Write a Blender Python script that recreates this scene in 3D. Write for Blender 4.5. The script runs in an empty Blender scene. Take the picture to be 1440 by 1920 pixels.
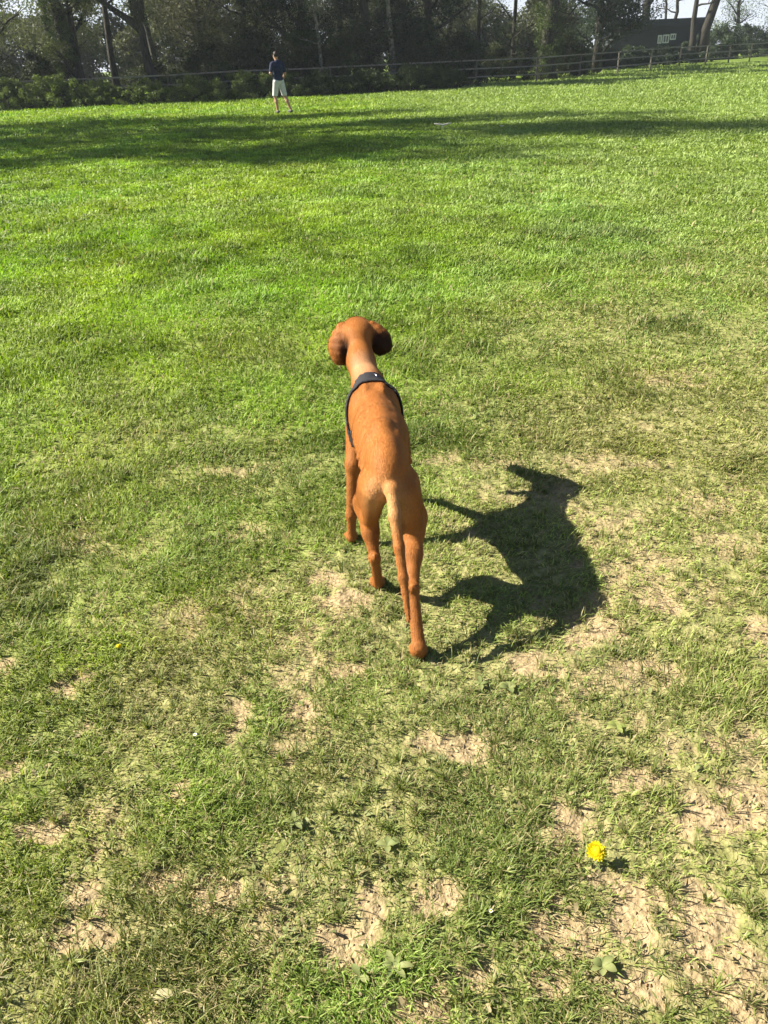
import bpy, math, random
import numpy as np
from mathutils import Vector, Matrix
rng = np.random.default_rng(7)
random.seed(7)
S = bpy.context.scene
COL = S.collection

# ------------------------------------------------------------------ camera
CAM_H = 1.5
PITCH, ROLL = math.radians(31.4), math.radians(2.55)
cd = bpy.data.cameras.new("camera"); cam = bpy.data.objects.new("camera", cd); COL.objects.link(cam)
fw = Vector((0, math.cos(PITCH), -math.sin(PITCH))); up0 = Vector((0, math.sin(PITCH), math.cos(PITCH))); rt0 = Vector((1, 0, 0))
rt = rt0*math.cos(ROLL) - up0*math.sin(ROLL); up = up0*math.cos(ROLL) + rt0*math.sin(ROLL)
M3 = Matrix((rt, up, -fw)).transposed()
cam.matrix_world = Matrix.Translation((0, 0, CAM_H)) @ M3.to_4x4()
cd.sensor_fit = 'VERTICAL'; cd.sensor_height = 36; cd.lens = 1400/1920*36
cd.clip_start = 0.05; cd.clip_end = 2000
S.camera = cam
# ------------------------------------------------------------------ light
SUN_EL = math.radians(39.5); SUN_AZ = math.radians(180)   # direction towards the sun: from -X
w = bpy.data.worlds.new("World"); S.world = w; w.use_nodes = True
nt = w.node_tree; nt.nodes.clear()
sky = nt.nodes.new('ShaderNodeTexSky'); sky.sky_type = 'NISHITA'; sky.sun_disc = False
sky.sun_elevation = SUN_EL; sky.sun_rotation = math.radians(-82); sky.dust_density = 0.4; sky.air_density = 0.6
bg = nt.nodes.new('ShaderNodeBackground'); bg.inputs[1].default_value = 0.05
wo = nt.nodes.new('ShaderNodeOutputWorld')
# bright thin cloud low over the horizon, part of the sky itself
wtc = nt.nodes.new('ShaderNodeTexCoord'); wsx = nt.nodes.new('ShaderNodeSeparateXYZ'); nt.links.new(wtc.outputs['Generated'], wsx.inputs[0])
wmr = nt.nodes.new('ShaderNodeMapRange'); wmr.inputs[1].default_value = 0.22; wmr.inputs[2].default_value = 0.06; wmr.interpolation_type = 'SMOOTHSTEP'; nt.links.new(wsx.outputs['Z'], wmr.inputs[0])
wmp = nt.nodes.new('ShaderNodeMapping'); wmp.inputs['Scale'].default_value = (2, 2, 9); nt.links.new(wtc.outputs['Generated'], wmp.inputs[0])
wno = nt.nodes.new('ShaderNodeTexNoise'); wno.inputs['Scale'].default_value = 2.2; wno.inputs['Detail'].default_value = 5; nt.links.new(wmp.outputs[0], wno.inputs['Vector'])
wm2 = nt.nodes.new('ShaderNodeMapRange'); wm2.inputs[1].default_value = 0.3; wm2.inputs[2].default_value = 0.6; wm2.inputs[3].default_value = 0.65; nt.links.new(wno.outputs[0], wm2.inputs[0])
wmm = nt.nodes.new('ShaderNodeMath'); wmm.operation = 'MULTIPLY'; nt.links.new(wmr.outputs[0], wmm.inputs[0]); nt.links.new(wm2.outputs[0], wmm.inputs[1])
wmx = nt.nodes.new('ShaderNodeMix'); wmx.data_type = 'RGBA'; nt.links.new(wmm.outputs[0], wmx.inputs[0]); nt.links.new(sky.outputs[0], wmx.inputs[6]); wmx.inputs[7].default_value = (6.0, 6.4, 7.2, 1)
nt.links.new(wmx.outputs[2], bg.inputs[0]); nt.links.new(bg.outputs[0], wo.inputs[0])
sd = bpy.data.lights.new("sun", 'SUN'); sd.energy = 5.0; sd.angle = math.radians(0.55); sd.color = (1.0, 0.93, 0.80)
sun = bpy.data.objects.new("sun", sd); COL.objects.link(sun)
tosun = Vector((-math.cos(SUN_EL), 0.11, math.sin(SUN_EL)))
sun.rotation_euler = tosun.to_track_quat('Z', 'Y').to_euler()
S.view_settings.view_transform = 'Standard'; S.view_settings.look = 'None'
S.view_settings.exposure = 1.6; S.view_settings.gamma = 1.0
S.cycles.max_bounces = 6; S.cycles.transparent_max_bounces = 4
S.cycles.diffuse_bounces = 1; S.cycles.caustics_reflective = False; S.cycles.caustics_refractive = False

# ------------------------------------------------------------------ helpers
def tag(o, label=None, cat=None, group=None, kind=None):
    if label: o['label'] = label
    if cat: o['category'] = cat
    if group: o['group'] = group
    if kind: o['kind'] = kind
    return o
def empty(name, loc, label, cat, group=None, rz=0):
    o = bpy.data.objects.new(name, None); COL.objects.link(o); o.location = loc; o.rotation_euler = (0, 0, rz)
    o.empty_display_size = 0.1
    return tag(o, label, cat, group)
def mesh(name, V, F, mat, parent=None, smooth=False, cols=None, attrs=None, loc=None):
    """V (n,3) array; F list of arrays of faces with equal corner count"""
    V = np.asarray(V, dtype=np.float32)
    if not isinstance(F, (list, tuple)) or (len(F) and not isinstance(F[0], np.ndarray)): F = [np.asarray(F)]
    F = [f for f in F if len(f)]
    me = bpy.data.meshes.new(name)
    me.vertices.add(len(V)); me.vertices.foreach_set('co', V.ravel())
    corners = np.concatenate([f.ravel() for f in F]).astype(np.int32)
    sizes = np.concatenate([np.full(len(f), f.shape[1], dtype=np.int32) for f in F])
    me.loops.add(len(corners)); me.loops.foreach_set('vertex_index', corners)
    me.polygons.add(len(sizes))
    me.polygons.foreach_set('loop_start', np.concatenate([[0], np.cumsum(sizes)[:-1]]).astype(np.int32))
    me.polygons.foreach_set('use_smooth', np.full(len(sizes), smooth))
    me.update(calc_edges=True)
    if cols is not None:
        a = me.color_attributes.new('tint', 'FLOAT_COLOR', 'POINT')
        c = np.ones((len(V), 4), dtype=np.float32); c[:, :3] = cols; a.data.foreach_set('color', c.ravel())
    for k, v in (attrs or {}).items():
        a = me.attributes.new(k, 'FLOAT', 'POINT'); a.data.foreach_set('value', np.asarray(v, dtype=np.float32))
    me.materials.append(mat)
    o = bpy.data.objects.new(name, me); COL.objects.link(o)
    if parent is not None: o.parent = parent
    if loc is not None: o.location = loc
    return o
def _hash(ix, iy, seed):
    h = (ix*374761393 + iy*668265263 + seed*974634777) & 0x7fffffff
    h = ((h ^ (h >> 13))*1274126177) & 0x7fffffff
    return ((h ^ (h >> 16)) & 0xffff)/65535.0
def vn(x, y, seed=0):
    x = np.asarray(x, dtype=np.float64); y = np.asarray(y, dtype=np.float64)
    ix = np.floor(x).astype(np.int64); iy = np.floor(y).astype(np.int64); fx = x-ix; fy = y-iy
    fx = fx*fx*(3-2*fx); fy = fy*fy*(3-2*fy)
    a = _hash(ix, iy, seed); b = _hash(ix+1, iy, seed); c = _hash(ix, iy+1, seed); d = _hash(ix+1, iy+1, seed)
    return (a*(1-fx)+b*fx)*(1-fy)+(c*(1-fx)+d*fx)*fy
def fbm(x, y, f=1.0, oct=4, seed=0):
    s = 0; a = 0.5; t = 0
    for i in range(oct):
        s = s+a*vn(x*f+i*17.3, y*f-i*9.1, seed+i); t += a; a *= 0.5; f *= 2.03
    return s/t
def sstep(a, b, x):
    t = np.clip((x-a)/(b-a), 0, 1); return t*t*(3-2*t)

# ------------------------------------------------------------------ materials
def mat_new(name):
    m = bpy.data.materials.new(name); m.use_nodes = True; n = m.node_tree; n.nodes.clear()
    out = n.nodes.new('ShaderNodeOutputMaterial'); b = n.nodes.new('ShaderNodeBsdfPrincipled')
    n.links.new(b.outputs[0], out.inputs[0]); return m, n, b, out
def noisy(name, c1, c2, scale=8, rough=0.8, bump=0.2, dist=0.01, spec=0.3, detail=6, wave=None, metal=0):
    m, n, b, out = mat_new(name)
    tc = n.nodes.new('ShaderNodeTexCoord'); no = n.nodes.new('ShaderNodeTexNoise'); no.inputs['Scale'].default_value = scale; no.inputs['Detail'].default_value = detail
    src = tc.outputs['Object']
    if wave:
        mp = n.nodes.new('ShaderNodeMapping'); mp.inputs['Scale'].default_value = wave; n.links.new(src, mp.inputs[0]); src = mp.outputs[0]
    n.links.new(src, no.inputs['Vector'])
    cr = n.nodes.new('ShaderNodeValToRGB'); cr.color_ramp.elements[0].color = (*c1, 1); cr.color_ramp.elements[1].color = (*c2, 1)
    cr.color_ramp.elements[0].position = 0.35; cr.color_ramp.elements[1].position = 0.68
    n.links.new(no.outputs[0], cr.inputs[0]); n.links.new(cr.outputs[0], b.inputs['Base Color'])
    b.inputs['Roughness'].default_value = rough; b.inputs['Specular IOR Level'].default_value = spec; b.inputs['Metallic'].default_value = metal
    bp = n.nodes.new('ShaderNodeBump'); bp.inputs['Strength'].default_value = bump; bp.inputs['Distance'].default_value = dist
    n.links.new(no.outputs[0], bp.inputs['Height']); n.links.new(bp.outputs[0], b.inputs['Normal'])
    return m
def tinted(name, rough=0.6, spec=0.3, trans=0.35, backc=(1.0, 1.1, 0.5)):
    m, n, b, out = mat_new(name)
    at = n.nodes.new('ShaderNodeAttribute'); at.attribute_name = 'tint'
    n.links.new(at.outputs['Color'], b.inputs['Base Color']); b.inputs['Roughness'].default_value = rough
    b.inputs['Specular IOR Level'].default_value = spec
    if trans > 0:
        mu = n.nodes.new('ShaderNodeMix'); mu.data_type = 'RGBA'; mu.blend_type = 'MULTIPLY'; mu.inputs[0].default_value = 1
        n.links.new(at.outputs['Color'], mu.inputs[6]); mu.inputs[7].default_value = (*backc, 1)
        tr = n.nodes.new('ShaderNodeBsdfTranslucent'); n.links.new(mu.outputs[2], tr.inputs[0])
        mx = n.nodes.new('ShaderNodeMixShader'); mx.inputs[0].default_value = trans
        n.links.new(b.outputs[0], mx.inputs[1]); n.links.new(tr.outputs[0], mx.inputs[2]); n.links.new(mx.outputs[0], out.inputs[0])
    return m
M_blade = tinted('grass_blade', 0.55, 0.35, 0.38)
M_leaf = tinted('leaf', 0.6, 0.25, 0.3)
M_petal = tinted('petal', 0.6, 0.2, 0.3, (1, 1, 0.6))
M_bark = noisy('bark', (0.020, 0.018, 0.014), (0.060, 0.054, 0.042), 6, 0.9, 0.6, 0.03, wave=(3, 3, 0.6))
M_paleb = noisy('pale_bark', (0.05, 0.047, 0.038), (0.22, 0.205, 0.17), 5, 0.85, 0.4, 0.02, wave=(1.5, 1.5, 1.5))
M_wood = noisy('weathered_wood', (0.12, 0.11, 0.085), (0.27, 0.25, 0.20), 5, 0.85, 0.4, 0.01, wave=(0.4, 8, 8))
M_post = noisy('post_wood', (0.06, 0.056, 0.044), (0.15, 0.14, 0.11), 5, 0.85, 0.4, 0.01, wave=(8, 8, 0.4))
M_shed = noisy('dark_boards', (0.026, 0.030, 0.037), (0.043, 0.048, 0.058), 3, 0.8, 0.3, 0.01, wave=(0.3, 1, 9))
M_roof = noisy('roof_felt', (0.032, 0.036, 0.044), (0.055, 0.06, 0.07), 12, 0.9, 0.2, 0.01)
M_white = noisy('white_paint', (0.62, 0.62, 0.6), (0.75, 0.75, 0.72), 6, 0.6, 0.1, 0.003)
M_glass = noisy('window_glass', (0.03, 0.035, 0.04), (0.05, 0.055, 0.06), 3, 0.1, 0.0, 0.001, spec=0.6)
M_metal = noisy('steel', (0.6, 0.6, 0.6), (0.75, 0.75, 0.75), 20, 0.25, 0.05, 0.001, metal=1)
M_web = noisy('harness_webbing', (0.009, 0.009, 0.011), (0.026, 0.026, 0.03), 220, 0.75, 0.5, 0.002, spec=0.35)
M_skin = noisy('skin', (0.42, 0.24, 0.16), (0.5, 0.3, 0.2), 10, 0.55, 0.1, 0.003)
M_navy = noisy('navy_cotton', (0.012, 0.018, 0.045), (0.022, 0.03, 0.07), 14, 0.85, 0.4, 0.02)
M_short = noisy('white_cotton', (0.5, 0.51, 0.5), (0.62, 0.63, 0.61), 12, 0.85, 0.4, 0.02)
M_hair = noisy('dark_hair', (0.012, 0.009, 0.007), (0.035, 0.025, 0.018), 60, 0.6, 0.5, 0.005)
M_shoe = noisy('shoe_fabric', (0.05, 0.05, 0.055), (0.1, 0.1, 0.1), 30, 0.7, 0.2, 0.003)
M_eye = noisy('eye', (0.02, 0.012, 0.006), (0.04, 0.025, 0.01), 3, 0.1, 0, 0.001, spec=0.8)
M_stick = noisy('pale_stick', (0.6, 0.55, 0.42), (0.78, 0.74, 0.6), 20, 0.8, 0.3, 0.005)

# dog coat: short smooth fur, russet gold with darker ears, ear shade and sunlit patches painted in, fine hair grain
def coat():
    m, n, b, out = mat_new('russet_coat')
    at = n.nodes.new('ShaderNodeAttribute'); at.attribute_name = 'tint'
    tc = n.nodes.new('ShaderNodeTexCoord')
    mp = n.nodes.new('ShaderNodeMapping'); mp.inputs['Scale'].default_value = (260, 60, 90); n.links.new(tc.outputs['Object'], mp.inputs[0])
    no = n.nodes.new('ShaderNodeTexNoise'); no.inputs['Scale'].default_value = 1; no.inputs['Detail'].default_value = 5
    n.links.new(mp.outputs[0], no.inputs['Vector'])
    n2 = n.nodes.new('ShaderNodeTexNoise'); n2.inputs['Scale'].default_value = 14; n2.inputs['Detail'].default_value = 4
    n.links.new(tc.outputs['Object'], n2.inputs['Vector'])
    ad = n.nodes.new('ShaderNodeMath'); ad.operation = 'ADD'; n.links.new(no.outputs[0], ad.inputs[0]); n.links.new(n2.outputs[0], ad.inputs[1])
    mr = n.nodes.new('ShaderNodeMapRange'); mr.inputs[1].default_value = 0.6; mr.inputs[2].default_value = 1.4; mr.inputs[3].default_value = 0.72; mr.inputs[4].default_value = 1.22
    n.links.new(ad.outputs[0], mr.inputs[0])
    mu = n.nodes.new('ShaderNodeVectorMath'); mu.operation = 'SCALE'; n.links.new(at.outputs['Color'], mu.inputs[0]); n.links.new(mr.outputs[0], mu.inputs['Scale'])
    n.links.new(mu.outputs[0], b.inputs['Base Color'])
    b.inputs['Roughness'].default_value = 0.62; b.inputs['Specular IOR Level'].default_value = 0.16
    b.inputs['Sheen Weight'].default_value = 0.10; b.inputs['Sheen Roughness'].default_value = 0.4; b.inputs['Sheen Tint'].default_value = (1, 0.7, 0.45, 1)
    bp = n.nodes.new('ShaderNodeBump'); bp.inputs['Strength'].default_value = 0.10; bp.inputs['Distance'].default_value = 0.002
    n.links.new(no.outputs[0], bp.inputs['Height']); n.links.new(bp.outputs[0], b.inputs['Normal'])
    return m
M_coat = coat()

# ------------------------------------------------------------------ ground shape and cover
PATCH = [(0.793,1.087,0.119,0.066),(0.479,0.881,0.065,0.048),(0.596,0.815,0.078,0.081),(0.632,0.682,0.048,0.05),(0.748,1.554,0.096,0.045),(1.171,2.396,0.088,0.075),(0.766,2.28,0.086,0.106),(0.643,1.723,0.095,0.064),(1.565,3.742,0.164,0.123),(1.2,2.174,0.073,0.066),(0.15,1.31,0.081,0.049),(-0.069,0.889,0.033,0.029),(-0.102,0.825,0.048,0.038),(-0.263,1.291,0.047,0.048),(-0.328,1.537,0.042,0.038),(-0.402,1.423,0.05,0.1),(-0.917,1.574,0.054,0.058),(-0.825,1.429,0.026,0.024),(-0.399,0.951,0.037,0.031),(-0.518,1.193,0.049,0.04),(-0.638,0.875,0.061,0.036),(-0.685,0.952,0.032,0.028),(-0.683,1.059,0.024,0.029),(0.091,0.898,0.055,0.035),(0.313,0.828,0.063,0.044),(-0.366,0.7,0.025,0.019),(0.405,1.072,0.054,0.051),(0.415,1.587,0.045,0.04),(-0.127,1.599,0.046,0.049),(-0.151,1.908,0.086,0.042),(-0.48,2.346,0.07,0.053),(0.89,1.294,0.092,0.041),(-1.157,1.676,0.049,0.046),(0.863,2.772,0.198,0.069),(-0.519,0.974,0.035,0.026),(-0.255,1.453,0.036,0.036),(0.851,1.864,0.066,0.052),(0.53,2.804,0.134,0.049),(0.242,2.882,0.092,0.041),(0.272,0.734,0.045,0.024),(0.123,0.75,0.04,0.025),(-0.846,1.108,0.05,0.039),(0.008,0.689,0.039,0.018),(0.418,0.718,0.059,0.025),(1.112,1.691,0.062,0.053),(-0.66,2.868,0.141,0.041),(-0.191,2.056,0.064,0.047),(-0.965,1.28,0.055,0.037),(0.584,1.18,0.063,0.032)]
def lush(x, y):
    # worn ground lies on the near right, thick spring grass on the far left
    d = (y-(3.9+0.62*x)) / 1.6 + (fbm(x, y, 0.8, 3, 5)-0.5)*1.8
    near_left = sstep(-0.7, -1.5, x+0.25*(y-1.8))*sstep(1.4, 2.3, y)
    base = 0.12+0.5*sstep(0.48, 0.68, fbm(x, y, 1.7, 3, 7))*sstep(1.2, -0.6, x)
    return np.clip(np.maximum(np.maximum(sstep(-1.6, 1.3, d), near_left*0.85), base), 0, 1)
def bare(x, y):
    n1 = fbm(x, y, 5.5, 4, 11); n2 = fbm(x, y, 19, 3, 21)
    b = np.zeros_like(x, dtype=np.float64)
    nn = (n2-0.5)*2.2+(n1-0.5)*1.6+(fbm(x, y, 60, 2, 25)-0.5)*0.9
    for px, py, a, c in PATCH:
        m = (np.abs(x-px) < a*3) & (np.abs(y-py) < c*3)
        if m.any():
            r = np.sqrt(((x[m]-px)/(a*1.2))**2+((y[m]-py)/(c*1.25))**2)
            b[m] = np.maximum(b[m], sstep(1.25, 0.45, r+nn[m])*(0.62 if py > 2.1 else 0.92))
    worn = 1-lush(x, y)
    b2 = sstep(0.63, 0.76, fbm(x, y, 4.3, 5, 31)+(n2-0.5)*0.30)*worn*0.75*sstep(4.5, 2.2, y)
    return np.clip(np.maximum(b, b2), 0, 1)
def hgt(x, y):
    r = np.hypot(x, y)
    h = (fbm(x, y, 0.35, 3, 41)-0.5)*0.10*sstep(3, 9, r)
    h = h+(fbm(x, y, 4.0, 4, 51)-0.5)*0.022*sstep(40, 15, r)
    h = h+(fbm(x, y, 26, 4, 61)-0.5)*0.018*sstep(8, 3, r)
    h = h+sstep(42, 56, y)*sstep(4, 16, x)*0.12
    return h

ang = np.concatenate([np.linspace(-180, -42, 70, endpoint=False), np.linspace(-42, 42, 420, endpoint=False), np.linspace(42, 180, 70, endpoint=False)])
ang = np.radians(ang); rad = np.concatenate([[0.02, 0.15, 0.3], 0.45*1.0095**np.arange(760)])
rad = rad[rad < 420]
A, Rr = np.meshgrid(ang, rad)
GX = Rr*np.sin(A); GY = Rr*np.cos(A); gx = GX.ravel(); gy = GY.ravel()
gb = bare(gx, gy); gl = lush(gx, gy)
gz = hgt(gx, gy)-0.006*gb
na = len(ang); nr = len(rad)
i = np.arange(nr-1)[:, None]*na; j = np.arange(na)[None, :]; j2 = (j+1) % na
quads = np.stack([i+j, i+j2, i+na+j2, i+na+j], -1).reshape(-1, 4)[:, ::-1]
def ground_mat():
    m, n, b, out = mat_new('soil_and_turf')
    def N(t, **k):
        x = n.nodes.new(t)
        for a, v in k.items(): setattr(x, a, v)
        return x
    geo = N('ShaderNodeNewGeometry')
    ab = N('ShaderNodeAttribute', attribute_name='bare'); al = N('ShaderNodeAttribute', attribute_name='lush')
    def noise(s, d=5):
        x = N('ShaderNodeTexNoise'); x.inputs['Scale'].default_value = s; x.inputs['Detail'].default_value = d; n.links.new(geo.outputs['Position'], x.inputs['Vector']); return x
    def ramp(src, c1, c2, p1=0.35, p2=0.65):
        r = N('ShaderNodeValToRGB'); r.color_ramp.elements[0].color = (*c1, 1); r.color_ramp.elements[1].color = (*c2, 1)
        r.color_ramp.elements[0].position = p1; r.color_ramp.elements[1].position = p2; n.links.new(src, r.inputs[0]); return r
    def mix(f, a, c):
        x = N('ShaderNodeMix', data_type='RGBA'); n.links.new(f, x.inputs[0]); n.links.new(a, x.inputs[6]); n.links.new(c, x.inputs[7]); return x.outputs[2]
    nf = noise(90, 8); nm = noise(14, 6); nl = noise(1.1, 5); n9 = noise(28, 7)
    soil = ramp(nf.outputs[0], (0.215, 0.152, 0.082), (0.43, 0.33, 0.19), 0.3, 0.66).outputs[0]
    thatch = ramp(n9.outputs[0], (0.15, 0.145, 0.052), (0.34, 0.31, 0.14), 0.36, 0.66).outputs[0]
    turf = ramp(nm.outputs[0], (0.10, 0.15, 0.022), (0.19, 0.25, 0.05), 0.35, 0.65).outputs[0]
    turf2 = ramp(nl.outputs[0], (0.10, 0.155, 0.02), (0.16, 0.22, 0.045), 0.35, 0.65).outputs[0]
    c = mix(al.outputs['Fac'], thatch, turf)
    sx = N('ShaderNodeSeparateXYZ'); n.links.new(geo.outputs['Position'], sx.inputs[0])
    mr = N('ShaderNodeMapRange'); mr.inputs[1].default_value = 9; mr.inputs[2].default_value = 20; n.links.new(sx.outputs['Y'], mr.inputs[0])
    c = mix(mr.outputs[0], c, turf2); c = mix(ab.outputs['Fac'], c, soil)
    n.links.new(c, b.inputs['Base Color']); b.inputs['Roughness'].default_value = 0.95; b.inputs['Specular IOR Level'].default_value = 0.1
    bp = N('ShaderNodeBump'); bp.inputs['Strength'].default_value = 1.0; bp.inputs['Distance'].default_value = 0.006
    n.links.new(nf.outputs[0], bp.inputs['Height'])
    bp2 = N('ShaderNodeBump'); bp2.inputs['Strength'].default_value = 0.8; bp2.inputs['Distance'].default_value = 0.02
    n.links.new(n9.outputs[0], bp2.inputs['Height']); n.links.new(bp.outputs[0], bp2.inputs['Normal']); n.links.new(bp2.outputs[0], b.inputs['Normal'])
    return m
g = mesh('ground', np.stack([gx, gy, gz], -1), quads, ground_mat(), smooth=True, attrs={'bare': gb, 'lush': gl})
tag(g, kind='structure')
"""GRASS"""
# ------------------------------------------------------------------ grass
def sample_ground(N, r0, r1, half=0.74, power=1.0):
    """points with density falling off with distance"""
    u = rng.random(N)
    r = np.exp(np.log(r0)+(np.log(r1)-np.log(r0))*u) if power == 0 else (r0**power+(r1**power-r0**power)*u)**(1/power)
    a = (rng.random(N)*2-1)*half
    # wide fan near, narrow far
    hw = np.where(r < 3, 1.12, np.where(r < 6, np.maximum(half, 0.85), half))
    a = a/half*hw
    return r*np.sin(a), r*np.cos(a), r
def blades(N, r0, r1, half, power, wmin, lenf, seed):
    x, y, r = sample_ground(N, r0, r1, half, power)
    L = lush(x, y); B = bare(x, y)
    cl = fbm(x, y, 7.0, 3, 71)
    keep = rng.random(N) < np.clip((1-B*0.93)*(0.52+0.48*L)*(0.45+1.1*sstep(0.3, 0.62, cl)), 0, 1)
    x, y, r, L, B, cl = [q[keep] for q in (x, y, r, L, B, cl)]
    n = len(x)
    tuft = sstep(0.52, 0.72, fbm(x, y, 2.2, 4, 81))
    slant = np.sqrt(r*r+CAM_H**2); px = slant/747.0
    ln = (0.016+0.022*rng.random(n)**1.4)*(0.85+0.45*L+1.1*tuft*(0.5+0.5*L)) * lenf
    ln = np.maximum(ln, px*2.2)
    ln *= np.where(rng.random(n) < 0.04, 1.7, 1.0)
    wd = np.maximum(0.0013+0.0015*rng.random(n), px*wmin*(0.7+0.6*rng.random(n)))
    az = rng.random(n)*2*np.pi + 0
    # local comb direction so that tufts share a lean
    comb = fbm(x, y, 1.6, 2, 91)*4*np.pi
    az = np.where(rng.random(n) < 0.45, comb+rng.normal(0, 0.7, n), az)
    lean = np.clip(rng.normal(1.05, 0.36, n)-0.10*L, 0.1, 1.5)
    ca, sa = np.cos(az), np.sin(az)
    z0 = hgt(x, y)-0.003
    # points along the curve
    h1 = np.cos(lean*0.6); d1 = np.sin(lean*0.6); h2 = np.cos(np.minimum(lean*1.25, 1.55)); d2 = np.sin(np.minimum(lean*1.25, 1.55))
    p0 = np.stack([x, y, z0], -1)
    p1 = p0+np.stack([ca*d1, sa*d1, h1], -1)*(ln*0.5)[:, None]
    p2 = p1+np.stack([ca*d2, sa*d2, h2], -1)*(ln*0.5)[:, None]
    tw = rng.normal(0, 0.5, n); side = np.stack([-np.sin(az+tw), np.cos(az+tw), rng.normal(0, 0.25, n)], -1)
    s0 = side*(wd*0.5)[:, None]
    V = np.stack([p0-s0*0.8, p0+s0*0.8, p1+s0, p1-s0, p2], 1).reshape(-1, 3)
    b = np.arange(n)[:, None]*5
    Q = b+np.array([0, 1, 2, 3]); T = b+np.array([3, 2, 4])
    # colours of the blades themselves
    u = rng.random(n)[:, None]; v = rng.random(n)[:, None]
    big = fbm(x, y, 0.55, 3, 101)[:, None]
    left = sstep(1.5, -3.5, x-0.1*y)[:, None]
    gl_ = np.array([0.122, 0.210, 0.018])*(1-u)+np.array([0.245, 0.380, 0.052])*u
    gl_ = gl_*(1-0.0*left)+(np.array([0.03, 0.025, -0.006])*left)
    gw = np.array([0.135, 0.172, 0.034])*(1-u)+np.array([0.33, 0.37, 0.105])*u
    c = gl_*L[:, None]+gw*(1-L[:, None])
    c = c*(0.80+0.40*big)*1.06
    mid = fbm(x, y, 3.3, 3, 121)[:, None]; c = c*(0.72+0.56*sstep(0.25, 0.75, mid))
    yel = fbm(x, y, 0.9, 3, 131)[:, None]; c = c*(1+(yel-0.5)*np.array([0.5, 0.1, 0.1]))
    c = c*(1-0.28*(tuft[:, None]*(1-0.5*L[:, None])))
    pale = (sstep(-0.5, 4.5, x+0.05*y)*0.65*L)[:, None]; c = c*(1-pale)+(np.array([0.185, 0.240, 0.062])*(1-u)+np.array([0.35, 0.42, 0.15])*u)*(0.85+0.3*big)*pale
    straw = (v[:, 0] < (0.27*(1-L)+0.035*L*sstep(16, 6, r)+0.25*B))
    sc = np.array([0.34, 0.29, 0.14])*(0.7+0.6*u)
    c[straw] = sc[straw]
    return V, Q, T, np.repeat(c, 5, axis=0)
def gather(parts):
    off = 0; Vs, Qs, Ts, Cs = [], [], [], []
    for V, Q, T, c in parts:
        Vs.append(V); Qs.append(Q+off); Ts.append(T+off); Cs.append(c); off += len(V)
    return np.concatenate(Vs), [np.concatenate(Qs), np.concatenate(Ts)], np.concatenate(Cs)
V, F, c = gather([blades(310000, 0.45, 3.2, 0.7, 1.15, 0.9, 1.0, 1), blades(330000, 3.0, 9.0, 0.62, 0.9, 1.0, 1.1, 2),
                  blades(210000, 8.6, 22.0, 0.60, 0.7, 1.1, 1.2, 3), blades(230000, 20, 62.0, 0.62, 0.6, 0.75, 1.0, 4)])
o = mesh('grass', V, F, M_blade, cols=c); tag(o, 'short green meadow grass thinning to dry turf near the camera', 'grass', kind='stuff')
# small lying leaves, clover and dry litter among the blades
def litter(N):
    x, y, r = sample_ground(N, 0.45, 6.5, 0.7, 0.9)
    L = lush(x, y); B = bare(x, y); cl = fbm(x, y, 6, 3, 111)
    keep = rng.random(N) < (1-0.8*L)*(1-0.8*B)*(0.25+1.3*sstep(0.45, 0.62, cl))
    x, y, r, B = [q[keep] for q in (x, y, r, B)]; n = len(x)
    a = rng.random(n)*2*np.pi; ln = 0.004+0.008*rng.random(n)**2; wd = ln*(0.16+0.42*rng.random(n)**1.5); ti = rng.normal(0, 0.4, n); tj = rng.normal(0, 0.4, n)
    X = np.stack([np.cos(a)*np.cos(ti), np.sin(a)*np.cos(ti), np.sin(ti)], -1); Y = np.stack([-np.sin(a)*np.cos(tj), np.cos(a)*np.cos(tj), np.sin(tj)], -1)
    p = np.stack([x, y, hgt(x, y)+0.001+0.007*rng.random(n)], -1)
    vs = []
    for u, v in ((-1, 0), (-0.35, -0.9), (0.5, -0.75), (1, 0), (0.5, 0.75), (-0.35, 0.9)):
        vs.append(p+X*(u*ln)[:, None]+Y*(v*wd)[:, None]+np.array([0, 0, 1])*(abs(v)*wd*0.35)[:, None])
    V = np.stack(vs, 1).reshape(-1, 3); b = np.arange(n)[:, None]*6
    u = rng.random(n)[:, None]; k = rng.random(n)
    c = np.array([0.13, 0.165, 0.05])*(1-u)+np.array([0.27, 0.29, 0.12])*u
    c[k < 0.5] = (np.array([0.33, 0.27, 0.14])*(0.6+0.7*u))[k < 0.5]
    return V, b+np.arange(6), np.repeat(c, 6, axis=0)
V, F, c = litter(46000)
o = mesh('clover_and_litter', V, F, M_leaf, cols=c); tag(o, 'small clover leaves and dry plant litter lying in the worn turf', 'ground cover', kind='stuff')
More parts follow.
